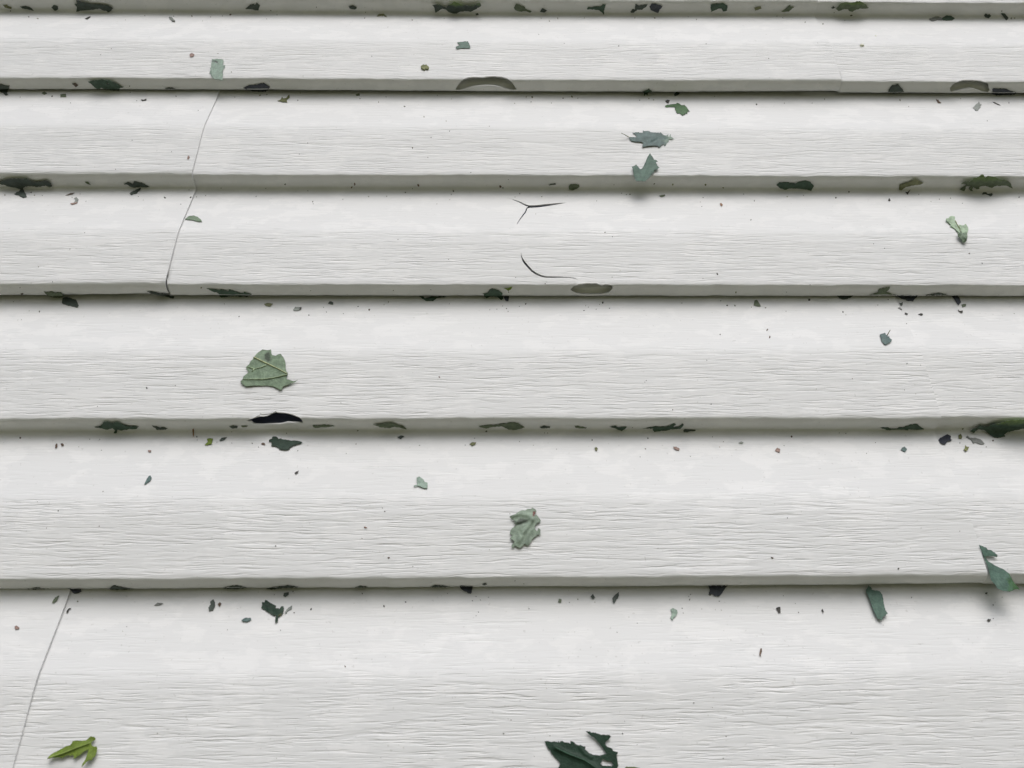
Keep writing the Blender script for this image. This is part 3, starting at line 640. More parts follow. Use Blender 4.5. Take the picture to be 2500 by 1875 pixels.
 ('curved green leaf with a flag shaped tip hanging over the sixth ledge','teal',(2200,1160,300,1555),[988,883,1080,920,1100,945,1140,950,1218,1012,1215,1037,1150,1025,1060,1030,1100,1090,1200,1150,1300,1195,1370,1250,1412,1330,1452,1390,1500,1445,1430,1442,1440,1448,1370,1474,1290,1466,1220,1434,1190,1390,1140,1330,1125,1270,1110,1200,1080,1120,1050,1040],dict(m='flat',curl=.8,bow=2.5,col2='green',thr=('x',.74,.62))),
 ('dark grey four sided flake on the sixth board','char','43',[118,985,135,974,153,974,157,1021,138,1024],{}),
 ('dark pointed speck like a beak on the sixth board','char','43',[500,1000,508,990,514,1002,522,1016,512,1022],{}),
 ('ragged black crumb at the far end of the sixth board','char','43',[1896,1085,1908,1076,1920,1080,1930,1076,1925,1092,1910,1098],{}),
 # sixth board
 ('bright lime green lobed leaf low on the sixth board','lime',(100,1780,160,2212),[200,1022,260,940,350,858,500,778,620,718,760,638,850,578,990,548,1050,480,1070,408,1200,388,1400,400,1540,378,1620,300,1690,245,1800,268,1845,320,1822,380,1720,430,1700,490,1720,560,1800,600,1875,585,1900,640,1872,800,1832,922,1740,982,1720,1064,1640,1052,1560,1084,1460,1192,1375,1285,1400,1180,1500,1030,1560,850,1610,690,1480,750,1380,832,1280,902,1170,974,1095,1036,1130,930,1060,870,990,914,930,882,830,912,700,984,600,962,450,984,330,974,250,1004],dict(curl=2.0,ridge=[([260,985,700,840,1200,640,1640,480],1.0,5)],veins=[[260,985,700,840,1200,640,1640,480]],bow=2)),
 ('large dark green maple leaf piece with a slit and a hole at the bottom','deep',(1310,1775,240,2212),[180,320,260,313,330,337,400,318,480,347,490,305,515,350,545,310,580,306,620,340,700,345,760,372,765,303,830,328,880,380,960,410,975,395,1050,430,1102,440,1088,490,1170,572,1280,622,1420,637,1572,600,1500,480,1420,370,1330,270,1200,180,1105,92,1200,92,1230,125,1270,115,1330,125,1440,167,1640,178,1674,210,1620,280,1550,330,1540,380,1590,442,1700,482,1720,532,1834,570,1800,622,1820,780,1840,860,1800,925,1740,1000,1500,1150,600,1150,485,900,530,830,510,770,440,700,320,580,310,520,250,470],dict(curl=1.3,ridge=[([420,460,760,620,1080,740,1400,960],1.2,7),([960,420,1090,600,1240,680],1.2,4)],hole=[1490,712,1560,750,1680,775,1735,850,1690,872,1490,867,1436,830],veins=[[420,460,760,620,1080,740,1400,960]],dark_veins=1)),
 ('olive edge of a leaf just showing at the bottom of the picture','olive',(1310,1775,240,2212),[1990,905,2025,878,2040,888,2200,890,2330,925,2420,1000,1950,1000],{}),
 ('reddish dried bit on the sixth board, alone on one side','brown','52',[2120,345,2122,318,2128,288,2142,286,2142,312,2134,332,2134,358,2128,345],{}),
]
# (tile, [u, v, size, colour letter] ...): d dark, b brown, g grey, p pink, o olive
SPECKS = {
 '00': '1223,135,8d 1467,140,6d 1778,146,6d 1878,136,6d 1945,125,14b 1620,138,12o 245,145,10d 320,160,14g 90,95,10d 1460,85,6d 1060,172,5g 1710,180,5g 445,820,12d 1095,728,9d 1490,822,8d 175,826,5d 600,877,5d 1157,860,7d 1955,612,9g 1840,455,5b 940,412,5d 850,463,5d 1103,790,6d 1982,820,6d 1676,945,5d',
 '01': '1272,898,12d 1052,862,9g 1335,170,10b 370,847,8d 390,785,6d 110,798,9o 50,805,13o 142,90,9d 528,60,9d 942,105,8d 935,155,8d 895,833,6d 1115,818,7d 1547,805,5d 1622,1022,8g 1435,985,10g 995,477,6d 108,162,5d 1667,835,5g 1130,230,5g 195,128,5d 1985,1065,5d 1605,155,8g',
 '02': '155,818,9o 205,820,14o 465,828,10d 540,815,13o 590,828,7d 195,860,8d 367,870,6d 1112,843,7d 1190,830,10o 1230,840,9o 2098,878,12d 350,180,10g 420,158,11g 280,158,8g 645,155,9g 1070,155,11g 1238,158,11g 1590,172,7d 935,392,8d 475,368,6d 260,292,5d 1672,377,5d 57,873,8g 1745,812,6d 1520,148,5d',
 '03': '362,198,10g 515,202,12g 1165,845,12o 1675,835,5d 2082,870,9d 190,868,6d 425,868,6d 1238,900,5d 1900,1022,7d 755,130,13d 700,172,8g 530,835,9o 125,145,6d 175,160,6d 2025,90,10d 2105,152,12o 2135,150,10o 55,502,9g 468,372,5g 610,105,6d',
 '10': '268,593,11d 295,618,10o 612,637,6d 680,608,7g 730,670,6d 1395,642,14d 1612,640,14d 1600,575,6d 1658,622,7d 1735,610,8g 1865,548,6d 1120,155,6d 1453,253,6d 720,935,7d 1172,632,5d 1213,663,7g 1530,697,5d 2160,618,6d 360,620,6d 45,615,11g 980,400,5b',
 '11': '262,515,14d 850,515,18b 825,542,14b 1388,525,18b 1683,575,13d 1665,603,8d 1278,585,9d 2080,538,20b 2100,548,10d 495,662,10d 750,643,7d 1120,618,7d 968,620,10g 1653,647,7g 18,618,8d 455,570,6d 1337,552,6d 1543,683,6g 2148,478,6d 454,170,7d 383,262,7d 1338,210,11b 1495,123,8d 1650,70,6d 1468,290,7d 1830,418,6d 1215,982,6d 500,680,5g 100,550,5d',
 '12': '1235,513,12d 1392,517,14o 1668,522,15o 1817,545,12o 895,522,6d 1000,603,8d 1030,600,11o 1990,598,6d 2080,655,9d 1648,628,8d 2052,815,10d 820,922,11g 883,958,5d 1637,703,6d 1625,665,6g 750,657,6d 100,597,8d 60,625,7d 286,622,8d 960,593,6d 235,767,6g',
 '13': '215,620,11g 625,630,14d 735,580,12d 353,610,7d 1427,662,6g 1498,643,7d 1592,634,8d 1693,677,6d 2170,627,10d 945,1017,5d 1037,1055,5d 1750,1100,10b 1325,603,6d',
 '20': '190,402,18d 333,555,12d 333,184,10g 112,472,7d 2018,598,9d 1893,492,7d 150,627,6g 180,625,5g 1700,355,13o 175,350,6d 450,315,6d 597,35,5d 245,550,7g',
 '21': '879,513,9d 972,540,14b 464,586,10d 612,560,8d 588,520,6d 755,573,6d 1177,376,8d 480,378,6d 1135,473,9o 1097,498,8g 1493,370,6d 2132,530,9d 2145,556,6d 1650,490,6d 2050,535,6d 1990,540,6d 2148,390,8d 2208,265,7d 1562,1104,8b 1643,113,6d 2098,508,6d',
 '22': '150,490,13d 800,480,16d 773,495,6d 642,547,9d 680,518,7d 655,507,6d 857,528,8d 745,537,6d 1467,485,8d 1850,505,12d 1915,507,12o 1795,465,7d 1790,750,10d 1768,235,14d 2187,713,14b 2208,773,14b 1647,272,6d 1925,390,13o 315,316,8d 947,208,6g 880,262,6g 97,512,6d 2055,520,7d 2175,525,10g 1678,967,5d',
 '23': '398,460,18d 30,525,10g 682,562,11d 707,587,6g 1752,62,10d 1860,145,8d 1037,18,6d 407,325,6d 975,506,6d 1062,460,8d 2127,573,7g 1217,663,6d 1220,998,8d 1335,1012,6d 203,555,6d 208,388,5d',
 '30': '172,587,15b 758,598,7d 843,600,7d 1663,577,11d 665,662,7g 857,692,6d 2130,633,9d 1240,165,14d 1480,145,7d 823,320,6d 872,1037,6b 1832,622,6d 1957,535,6d 1665,605,6d 1957,631,5d',
 '31': '40,665,6d 372,695,8d 877,523,11d 862,638,8b 1398,650,9g 1960,530,14d 277,547,8d 780,717,6d 1566,72,10p 735,290,5d 1862,590,5d 1783,648,5d',
 '32': '710,605,11d 1160,680,10b 1050,488,8b 1180,590,10d 310,545,8b 335,545,7b 1817,620,7b 1785,664,6p 1390,347,10g 1714,300,8d 98,618,7d 410,682,6d 1538,743,5d 1115,748,5d 215,650,6g 1725,578,5d 1168,100,5d 1155,115,5d',
 '33': '250,577,15b 185,653,6d 650,545,6d 705,550,7d 880,720,6g 760,88,6b 457,173,6g 1198,183,5g 1293,217,5g 955,630,5d 1695,508,12o 1950,605,11b 1670,625,8d 1893,658,10g',
 '40': '655,928,12o 492,162,9d 838,292,8b 317,88,6g 392,308,5b 870,2,6d',
 '41': '340,1022,9d 482,992,14d 1098,967,14d 1280,932,11d 1137,558,14b 183,459,10d 912,394,7d 1105,167,9b 1085,140,6d 943,303,18p 845,942,6g 915,860,9d 1875,885,7d 1843,920,8d 1910,915,7d 1980,892,6d 1895,1016,6d 1875,1047,6d 1340,630,6d 1987,490,7g 2160,188,6d 330,843,10d 172,870,6d 1633,860,6d',
 '42': '590,908,10g 518,935,6d 733,933,6g 177,988,8d 1532,912,11d 1783,925,8d 1470,985,8d 1478,1025,6d 1540,868,8d 1525,885,6d 1750,995,7g 1800,1000,6g 1020,1058,6g 1705,872,12d 60,748,7d 135,772,7d 1265,480,5g 1635,990,6g',
 '43': '85,560,16b 1148,657,13d 213,225,8d 1663,337,7d 1337,310,6g 308,1020,8b 1893,857,16d 1950,957,10d 1950,1072,8d 1262,895,9d 2025,893,6d 180,880,6d 280,945,6d',
 '50': '1070,103,6d 1920,130,5d 1578,885,7g 1330,1003,8g 1035,143,5g',
 '51': '770,437,14b 2170,890,8d 2108,1003,11g 225,133,5d 190,1213,7g 1072,1207,5d',
 '52': '1090,74,7d 920,150,6d 968,1003,11d 1842,1028,8d 1818,1210,8d 1568,745,9g 985,900,6d 1880,215,6g 1725,783,5g 222,1195,7d 355,1022,5d 327,622,7g 1090,1098,6d',
 '53': '755,998,8d 1022,90,5g',
}

def leaf_material():
    m, t, b = new_mat('leaf')
    col = t.new('ShaderNodeAttribute', attribute_name='leaf_col').outputs['Color']
    oc = t.new('ShaderNodeTexCoord').outputs['Object']
    n = t.noise(oc, 260, 4, 0.65)
    n2 = t.noise(oc, 900, 3, 0.6)
    f = t.math('ADD', t.math('MULTIPLY', t.ramp(n, 0.3, 0.7), 0.42), t.math('MULTIPLY', n2, 0.34))
    sc_ = t.new('ShaderNodeVectorMath', operation='SCALE')
    t.link(col, sc_.inputs[0]); t.link(t.math('ADD', f, 0.62), sc_.inputs['Scale'])
    c = sc_.outputs[0]
    t.link(c, b.inputs['Base Color'])
    b.inputs['Roughness'].default_value = 0.5
    b.inputs['Specular IOR Level'].default_value = 0.35
    bump = t.new('ShaderNodeBump', i_Strength=0.5, i_Distance=0.0005)
    t.link(n2, bump.inputs['Height']); t.link(bump.outputs[0], b.inputs['Normal'])
    tr = t.new('ShaderNodeBsdfTranslucent')
    g = t.new('ShaderNodeVectorMath', operation='MULTIPLY')
    t.link(c, g.inputs[0]); g.inputs[1].default_value = (1.0, 1.12, 0.65)
    t.link(g.outputs[0], tr.inputs['Color'])
    mx = t.new('ShaderNodeMixShader'); mx.inputs[0].default_value = 0.22
    out = m.node_tree.nodes['Material Output']
    t.link(b.outputs[0], mx.inputs[1]); t.link(tr.outputs[0], mx.inputs[2]); t.link(mx.outputs[0], out.inputs['Surface'])
    return m
M_LEAF = leaf_material()

def on_wall(P, lift):
    """points on the (uneven) siding seen along the given pixels, held 'lift' metres off it; a bent scrap leans out, so it is lifted along the view"""
    P = np.asarray(P, float)
    hx, hs, hr, ht = siding_hit(P[:, 0], P[:, 1])
    out = np.zeros((len(P), 3))
    for r in set(hr):
        for p in [q for q in PANELS if q.row == r]:
            sel = (hr == r) & (hx >= p.x0) & (hx <= p.x1)
            if p.lap is not None: sel &= hx > p.lap
            if sel.any(): out[sel] = p.pos(hx[sel], hs[sel])
    d = CAM-out
    d /= np.linalg.norm(d, axis=1)[:, None]
    return out+d*np.asarray(lift)[:, None]

def on_plane(P, y0, tilt=0.0, zref=0.0):
    d = pixel_rays(np.asarray(P)[:, 0], np.asarray(P)[:, 1])
    # plane y = y0 + tilt*(z-zref)
    t = (y0-CAM[1]+tilt*(CAM[2]-zref))/(d[:, 1]-tilt*d[:, 2])
    return CAM+d*t[:, None]

def conv(src, flat):
    x0, y0, w, out = TILES[src]+(2212.0,) if isinstance(src, str) else src
    k = w/out
    return [(x0+flat[i]*k, y0+flat[i+1]*k) for i in range(0, len(flat), 2)]

def roughen(loop, rng, amp):
    """torn edge: split long sides and shake the new points a little"""
    out = []
    for a, b in zip(loop, loop[1:]+loop[:1]):
        L = math.hypot(b[0]-a[0], b[1]-a[1]); n = max(1, int(L/3.0))
        for k in range(n):
            f = k/n; j = amp if k else 0
            if amp > 1 and k and rng.random() < .16: j = amp*2.4         # a torn tooth
            out.append((a[0]+(b[0]-a[0])*f+rng.uniform(-j, j), a[1]+(b[1]-a[1])*f+rng.uniform(-j, j)))
    return out

def sheet(loop, holes, step, feat=()):
    """triangles of a flat outline: vertices in pixels and faces"""
    L = np.array(loop); lo, hi = L.min(0), L.max(0)
    gx, gy = np.meshgrid(np.arange(lo[0]+step/2, hi[0], step), np.arange(lo[1]+step/2, hi[1], step))
    Q = np.stack([gx.ravel(), gy.ravel()], 1)
    if len(Q):
        ok = inside(Q, loop) & (dist_to(Q, loop) > step*.45)
        for h in holes: ok &= ~inside(Q, h) & (dist_to(Q, h) > step*.45)
        Q = Q[ok]
    pts = list(loop); edges = [(k, (k+1) % len(loop)) for k in range(len(loop))]
    for h in holes:
        b = len(pts); pts += list(h); edges += [(b+k, b+(k+1) % len(h)) for k in range(len(h))]
    pts += [tuple(q) for q in Q]
    c = L.mean(0)
    res = delaunay_2d_cdt([Vector((p[0]-c[0], p[1]-c[1])) for p in pts], edges, [], 0, 1e-4)
    V = np.array([(v.x+c[0], v.y+c[1]) for v in res[0]])
    F = [list(f) for f in res[2]]
    cen = np.array([V[f].mean(0) for f in F])
    ok = inside(cen, loop)
    for h in holes: ok &= ~inside(cen, h)
    F = [f for f, k in zip(F, ok) if k]
    for f in F:                                  # wind towards the viewer (image y runs down)
        a, b, c2 = V[f]
        if (b[0]-a[0])*(c2[1]-a[1])-(b[1]-a[1])*(c2[0]-a[0]) > 0: f.reverse()
    used = sorted({i for f in F for i in f}); rm = {u: i for i, u in enumerate(used)}
    return V[used], [[rm[i] for i in f] for f in F]

def place(P, o, rng_seed, loop, extra=0.0):
    P = np.asarray(P, float)
    lo, hi = np.array(loop).min(0), np.array(loop).max(0)
    size = max(hi-lo)
    nx, ny = (P[:, 0]-lo[0])/size, (P[:, 1]-lo[1])/size
    curl = o.get('curl', .35)*MM
    lift = .55*MM+extra+curl*(.5+.5*noise2(nx*2.2, ny*2.2, rng_seed))+.25*curl*noise2(nx*6, ny*6, rng_seed+9)
    for pl, hgt, wid in o.get('ridge', []):             # folds and creases, raised (or sunk) lines
        q = conv(o['src'], pl); lift = lift+hgt*.55*MM*np.exp(-(dist_to(P, q, False)/wid)**2)
    if o.get('bow'):
        lift = lift+o['bow']*MM*np.clip((P[:, 1]-lo[1])/(hi[1]-lo[1]), 0, 1)**2
    if o.get('tip'):
        f = np.clip(1-(P[:, 1]-lo[1])/(hi[1]-lo[1]), 0, 1)
        lift = lift+.6*o['tip']*MM*f**1.3
    lift = np.maximum(lift, .35*MM)
    m = o.get('m')
    if m in ('flat', 'hang'):
        hx, hs, hr, ht = siding_hit(*(np.array(loop).T))
        Y = np.interp(hs, np.arange(NS), PY); Z = np.interp(hs, np.arange(NS), PZ)
        Y = np.array([CAM[1]+d[1]*t for d, t in zip(pixel_rays(*(np.array(loop).T)), ht)])
        if m == 'flat':
            base = on_plane(P, Y.min()-.0006)
            # rests against the face above the fold
        else:
            Zs = np.array([CAM[2]+d[2]*t for d, t in zip(pixel_rays(*(np.array(loop).T)), ht)])
            top = Zs > np.percentile(Zs, 75); bot = Zs < np.percentile(Zs, 25)
            yt, zt2, yb, zb2 = Y[top].min()-.0015, Zs[top].mean(), Y[bot].min()-.0015, Zs[bot].mean()
            tilt = (yt-yb)/(zt2-zb2)
            base = on_plane(P, yb, tilt, zb2)
        d = CAM-base; d /= np.linalg.norm(d, axis=1)[:, None]
        return base+d*lift[:, None]
    return on_wall(P, lift)

def rod(path3, r, name, parent_obj, col, sides=6, taper=.5):
    V, F = [], []
    n = len(path3)
    for i, p in enumerate(path3):
        a = path3[max(0, i-1)]; b = path3[min(n-1, i+1)]
        t = (b-a)/max(np.linalg.norm(b-a), 1e-9)
        u = np.cross(t, np.array([.0, 1., .1])); u /= np.linalg.norm(u); w = np.cross(t, u)
        rr = r*(1-(1-taper)*i/(n-1))
        for k in range(sides):
            a_ = 2*math.pi*k/sides
            V.append(p+rr*(u*math.cos(a_)+w*math.sin(a_)))
    for i in range(n-1):
        for k in range(sides):
            F.append((i*sides+k, i*sides+(k+1) % sides, (i+1)*sides+(k+1) % sides, (i+1)*sides+k))
    F.append(tuple(range(sides))[::-1]); F.append(tuple((n-1)*sides+k for k in range(sides)))
    return child(name, np.array(V), F, parent_obj, np.tile(col, (len(V), 1)))

def paint(me, cols):
    at = me.attributes.new('leaf_col', 'FLOAT_COLOR', 'POINT')
    c = np.concatenate([np.asarray(cols, float)[:, :3], np.ones((len(cols), 1))], 1)
    at.data.foreach_set('color', c.astype(np.float32).ravel())

def child(name, V, F, parent_obj, cols):
    o = mesh_obj(name, V-np.array(parent_obj.location), F, M_LEAF, parent_obj)
    paint(o.data, cols)
    return o

LEAF_WORDS = (('hourglass', 'leaf_scrap'),)
def kind_of(label):
    for w, n in (('bud', 'flower_bud'), ('seed', 'seed'), ('twig like', 'torn_leaf'), ('twig', 'twig'), ('stick', 'twig'), ('flake of old paint', 'paint_flake'), ('flake', 'flake'),
                 ('crumb', 'leaf_crumb'), ('maple leaf', 'maple_leaf_piece')):
        if w in label: return n
    return 'torn_leaf' if ' leaf' in label else 'leaf_scrap'
CATS = dict(flower_bud='flower bud', seed='seed', twig='twig', paint_flake='paint flake', flake='flake', leaf_crumb='leaf crumb', maple_leaf_piece='maple leaf', torn_leaf='torn leaf', leaf_scrap='leaf scrap')
GROUPS = dict(leaf_crumb='crumbs of leaf on the siding', torn_leaf='torn leaves on the siding', leaf_scrap='leaf scraps on the siding', flake='dry flakes on the siding', seed='seeds on the siding', maple_leaf_piece='maple leaf pieces on the siding')

def build_leaf(i, label, colk, src, flat, o):
    o['src'] = src
    rng = random.Random(i*17+3)
    raw = conv(src, flat)
    area = np.ptp(np.array(raw), 0)
    loop = roughen(raw, rng, (.95 if colk[0] == 's' and colk not in ('sage', 'slate') else .6) if max(area) > 25 else .5)
    holes = [conv(src, o['hole'])] if 'hole' in o else []
    step = 3.0 if max(area) > 40 else 2.4
    P, F = sheet(loop, holes, step)
    lo, hi = np.array(loop).min(0), np.array(loop).max(0)
    V = place(P, o, i, loop)
    c1 = np.array(PAL[colk]); cols = np.tile(c1, (len(P), 1))
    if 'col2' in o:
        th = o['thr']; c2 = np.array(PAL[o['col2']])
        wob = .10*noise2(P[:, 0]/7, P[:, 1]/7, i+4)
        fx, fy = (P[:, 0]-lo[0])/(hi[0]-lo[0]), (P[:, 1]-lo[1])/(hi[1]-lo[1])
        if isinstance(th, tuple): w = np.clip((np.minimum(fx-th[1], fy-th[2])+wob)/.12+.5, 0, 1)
        elif th < 0: w = np.clip((-th-fy+wob*.6)/.16+.5, 0, 1)*np.clip(1.2-np.abs(fx-.55)*2.0, 0, 1)  # light caught by the leaf's top, painted in as a brighter green
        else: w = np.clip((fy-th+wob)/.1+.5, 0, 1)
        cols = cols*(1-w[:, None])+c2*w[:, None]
    if 'patch' in o:                               # a darker area of the leaf
        pl = conv(src, o['patch']); ins = inside(P, pl)
        w = np.where(ins, np.clip(dist_to(P, pl)/3, .35, 1), 0)[:, None]
        cols = cols*(1-w*.68)
    if 'part' in o:
        pl = conv(src, o['part']); w = np.where(inside(P, pl), 1.0, 0)[:, None]
        cols = cols*(1-w)+np.array(A(120, 78, 72))*w
    edge = np.clip(1-dist_to(P, loop)/2.0, 0, 1)[:, None]          # a dried, browner rim
    cols = cols*(1-.30*edge*(.5+.5*noise2(P[:, 0]/6, P[:, 1]/6, i+21))[:, None])
    name = kind_of(label)
    cen = V.mean(0)
    ob = mesh_obj(name, V-cen, F, M_LEAF)
    ob.location = Vector(cen)
    paint(ob.data, cols)
    s = ob.modifiers.new('thickness', 'SOLIDIFY'); s.thickness = .00022; s.offset = 0
    if o.get('lump'): s.thickness = .0016
    tag(ob, label, CATS[name], GROUPS.get(name))
    for vn in o.get('veins', []):
        pts = densify_open(conv(src, vn), 4)
        p3 = place(pts, o, i, loop, .0004)
        vc = np.array(PAL['deep'])*1.9 if o.get('dark_veins') else np.array(A(186, 190, 150) if vn is o['veins'][0] else A(172, 188, 156))
        if colk == 'lime': vc = np.array(A(140, 160, 84))
        ln = np.linalg.norm(p3[-1]-p3[0])
        rod(p3, .00055 if vn is o['veins'][0] else .0005, 'vein', ob, vc)
    if 'stalk' in o:
        pts = densify_open(conv(src, o['stalk']), 3)
        p3 = place(pts, o, i, loop, .0004)
        k = np.linspace(0, 3.0, len(p3))*MM
        p3 = p3+np.array([0, -1.0, 0])*k[:, None]
        rod(p3, .00035, 'stalk', ob, np.array(PAL['olive']), taper=.7)
    return ob, P.mean(0)

def densify_open(pts, step):
    out = []
    for a, b in zip(pts, pts[1:]):
        n = max(1, int(math.hypot(b[0]-a[0], b[1]-a[1])/step))
        out += [(a[0]+(b[0]-a[0])*k/n, a[1]+(b[1]-a[1])*k/n) for k in range(n)]
    return out+[pts[-1]]

ANCH = []
def curled_leaf(label):
    zz = (2290, 510, 100, 1659)
    lobes = [('blade', 'pale', [315,420,350,368,420,386,450,330,490,298,580,285,640,300,692,315,690,360,676,440,700,500,770,520,760,570,820,660,900,800,950,950,850,962,800,900,740,872,720,822,600,742,540,700,478,692,525,640,480,600,420,540], 2.5, 0.0),
             ('fold', 'pale', [830,640,880,650,940,635,950,665,1000,670,1075,655,1080,620,1110,605,1150,640,1180,690,1215,740,1232,830,1200,930,1182,985,1080,1002,1020,985,970,995,940,870,880,750], 1.6, .0012),
             ('fold', 'sage', [800,960,870,955,950,965,1000,1000,1080,990,1172,960,1190,1060,1192,1130,1160,1270,1112,1355,1040,1352,1000,1335,900,1180,870,1150,810,1085], 3.2, .0018)]
    root = None
    for k, (nm, ck, flat, curl, ex) in enumerate(lobes):
        loop = roughen(conv(zz, flat), random.Random(5+k), .3)
        P, F = sheet(loop, [], 2.0)
        V = place(P, dict(curl=curl), 300+k, loop, ex)
        if root is None:
            root = bpy.data.objects.new('curled_leaf', None); COL.objects.link(root); root.location = Vector(V.mean(0))
            tag(root, label, 'torn leaf', GROUPS['torn_leaf'])
            bpy.context.view_layer.update()
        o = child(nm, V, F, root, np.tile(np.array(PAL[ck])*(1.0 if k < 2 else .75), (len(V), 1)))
        m = o.modifiers.new('thickness', 'SOLIDIFY'); m.thickness = .0003; m.offset = 0
    p3 = place(densify_open(conv(zz, [700,470,830,720,930,930]), 3), dict(curl=2.5), 300, conv(zz, lobes[0][2]), .0006)
    rod(p3, .0003, 'vein', root, np.array(PAL['yolk']))
    ANCH.append((np.array(zoom(*zz[:3], [(850, 800)], zz[3])[0]), label))
curled_leaf('pale green twisted leaf curled into folds on the third board')
for i, (label, colk, src, flat, o) in enumerate(LEAVES):
    ob, c = build_leaf(i, label, colk, src, flat, o)
    ANCH.append((c, label))

# shreds of vinyl left round the dark hole
hp = panel_at(1, float(siding_hit(np.array([670.0]), np.array([1010.0]))[0][0])).obj
for k, flat in enumerate(([330,400,460,325,500,278,560,298,720,303,880,268,1020,203,1050,232,980,250,860,312,740,372,620,388,500,372,420,385], [1340,600,1380,566,1560,568,1750,574,1905,600,1800,618,1600,628,1400,630])):
    lp = conv((600, 990, 160, 2212), flat)
    P, F = sheet(roughen(lp, random.Random(k), .2), [], 2.0)
    V = on_wall(P, np.full(len(P), -.9*MM)) if k == 0 else on_plane(P, -.0085)
    e = mesh_obj('torn_edge', V, F, M_SIDING, hp)
    so = e.modifiers.new('thickness', 'SOLIDIFY'); so.thickness = .0006; so.offset = 0

# rounded pale buds that stand off the first board
def bud(px, py, r, label):
    c = on_wall([(px, py)], [r*.5])[0]
    V, F = [], []
    N, K = 10, 7
    for j in range(K+1):
        ph = math.pi*j/K
        for k in range(N):
            a = 2*math.pi*k/N
            V.append((r*math.sin(ph)*math.cos(a)*(1+.12*math.sin(3*a+ph)), r*.5*math.sin(ph)*math.sin(a), r*.78*math.cos(ph)*(1-.15*math.sin(2*a))))
    for j in range(K):
        for k in range(N): F.append((j*N+k, j*N+(k+1) % N, (j+1)*N+(k+1) % N, (j+1)*N+k))
    ob = mesh_obj('seed_husk', V, F, M_LEAF); ob.location = Vector(c)
    paint(ob.data, np.tile(np.array(PAL['cream']), (len(V), 1)))
    tag(ob, label, 'seed husk')
    ANCH.append((np.array([px, py]), label))
bud(2104, 110, .0021, 'pale rounded husk casting a small shadow on the first board')
bud(2138, 87, .0008, 'tiny pale bead of husk on the first board beyond the bigger husk')

# ------------------------------------------------------------------ specks
ROWS_T = [(45, 'topmost ledge'), (188, 'first board'), (243, 'second ledge'), (428, 'second board'), (486, 'third ledge'), (690, 'third board'),
          (745, 'fourth ledge'), (1015, 'fourth board'), (1075, 'fifth ledge'), (1402, 'fifth board'), (1462, 'sixth ledge'), (9999, 'sixth board')]
def row_name(y):
    for lim, n in ROWS_T:
        if y < lim: return n
KEYS = []                                     # short handles for the leaves, by their labels
import re
def short(label):
    s = re.split(r',| under | on the | below | beside | at the | hanging | in the | with | near | from | just | next | alone | before | after | following | half | poking | casting | by the | jutting | crossing | peeping | along | wedged | folded | beyond | touching | right | past | toward | above | behind | caught | drooping | joined | showing | between | low ', label)[0]
    return ' '.join(s.split()[-4:])
names = [short(l) for _, l in ANCH]
from collections import Counter
cnt = Counter(names)
for (c, l), n in zip(ANCH, names):
    if cnt[n] == 1: KEYS.append((c, n))
SC = dict(d=('dark', A(62, 60, 56)), b=('brown', A(92, 72, 62)), g=('grey', A(140, 138, 132)), p=('pinkish', A(150, 122, 115)), o=('olive', A(108, 110, 86)))
specs = []
for tl, txt in SPECKS.items():
    x0, y0, w = TILES[tl]; k = w/2212
    for tok in txt.split():
        u, v, last = tok.split(',')
        specs.append((x0+float(u)*k, y0+float(v)*k, float(last[:-1])*k, last[-1]))
specs.sort(key=lambda q: -q[2])
dust, specs = specs[285:], specs[:285]
info = []
for x, y, dia, c in specs:
    rn = row_name(y)
    near = sorted(KEYS, key=lambda q: math.hypot(q[0][0]-x, (q[0][1]-y)*1.6))
    a = near[0]
    b = next((q for q in near[1:] if (q[0][0]-x)*(a[0][0]-x) < 0), near[1])
    info.append([rn, a[1], b[1]])
used = {}
DV, DF, DC = [], [], []
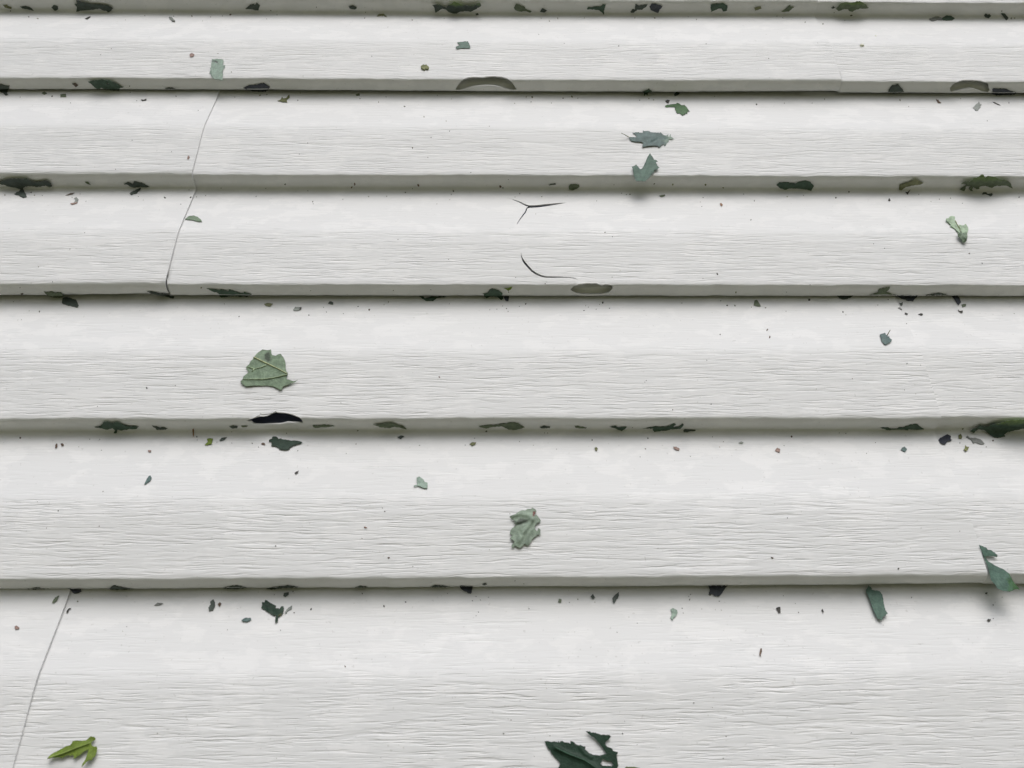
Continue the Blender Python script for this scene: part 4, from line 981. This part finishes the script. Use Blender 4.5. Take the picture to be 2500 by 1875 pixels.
for q, ((x, y, dia, c), lab3) in enumerate(list(zip(specs, info))+[(d, None) for d in dust]):
    rng = random.Random(q*31+7)
    asp = rng.choice([.55, .7, .85, 1.0, 1.5, 1.9]); rot = rng.uniform(-.6, .6)
    rn, a, b = lab3 or ('', '', '')
    form = 'flat' if asp < .6 else 'round' if asp < 1.2 else 'tall'
    size = 'tiny' if dia < 2.0 else 'small' if dia < 3.2 else 'larger'
    base = f'{size} {SC[c][0]} speck on the {rn}'
    tries = [f'{base}, by the {a}', f'{size} {form} {SC[c][0]} speck on the {rn}, by the {a}', f'{base}, between {a} and {b}', f'{size} {form} {SC[c][0]} speck, {rn}, between {a} and {b}']
    lab = next((t for t in tries if t not in used and len(t.split()) <= 16), None)
    if lab is None: lab = tries[1]
    if lab3: used[lab] = used.get(lab, 0)+1
    r = max(dia*1.12, 2.1)/2
    n = 8
    ring = []
    for k in range(n):
        t_ = 2*math.pi*k/n; rr = r*rng.uniform(.72, 1.22)
        ex, ey = rr*math.cos(t_)/math.sqrt(asp), rr*math.sin(t_)*math.sqrt(asp)
        ring.append((x+ex*math.cos(rot)-ey*math.sin(rot), y+ex*math.sin(rot)+ey*math.cos(rot)))
    mid = [(x+(p[0]-x)*.6, y+(p[1]-y)*.6) for p in ring]
    mmpp = .30*MM                                   # about 0.3 mm of wall to a photo pixel
    P = np.array(ring+mid+[(x, y)])
    lift = np.array([.1*MM]*n+[.1*MM+r*mmpp*rng.uniform(.5, .8)]*n+[.1*MM+r*mmpp*rng.uniform(.6, 1.0)])
    V = on_wall(P, lift)
    bad = np.linalg.norm(V-V[-1], axis=1) > r*mmpp*8
    V[bad] = V[-1]+(V[bad]-V[-1])*.02
    F = [(k, k+n, (k+1) % n+n, (k+1) % n) for k in range(n)]+[(k+n, 2*n, (k+1) % n+n) for k in range(n)]
    if lab3 is None:
        DF += [tuple(i+len(DV) for i in f) for f in F]; DV += list(V); DC += [np.array(SC[c][1])*rng.uniform(.75, 1.25)]*len(V)
        continue
    cen = V.mean(0)
    ob = mesh_obj('leaf_speck', V-cen, F, M_LEAF); ob.location = Vector(cen)
    paint(ob.data, np.tile(np.array(SC[c][1])*rng.uniform(.75, 1.25), (len(V), 1)))
    tag(ob, lab, 'speck', 'specks of shredded leaf on the siding')
dust_ob = mesh_obj('leaf_dust', DV, DF, M_LEAF)
paint(dust_ob.data, DC)
tag(dust_ob, 'finest grit of shredded leaf sprinkled over the boards', 'leaf dust', None, 'stuff')
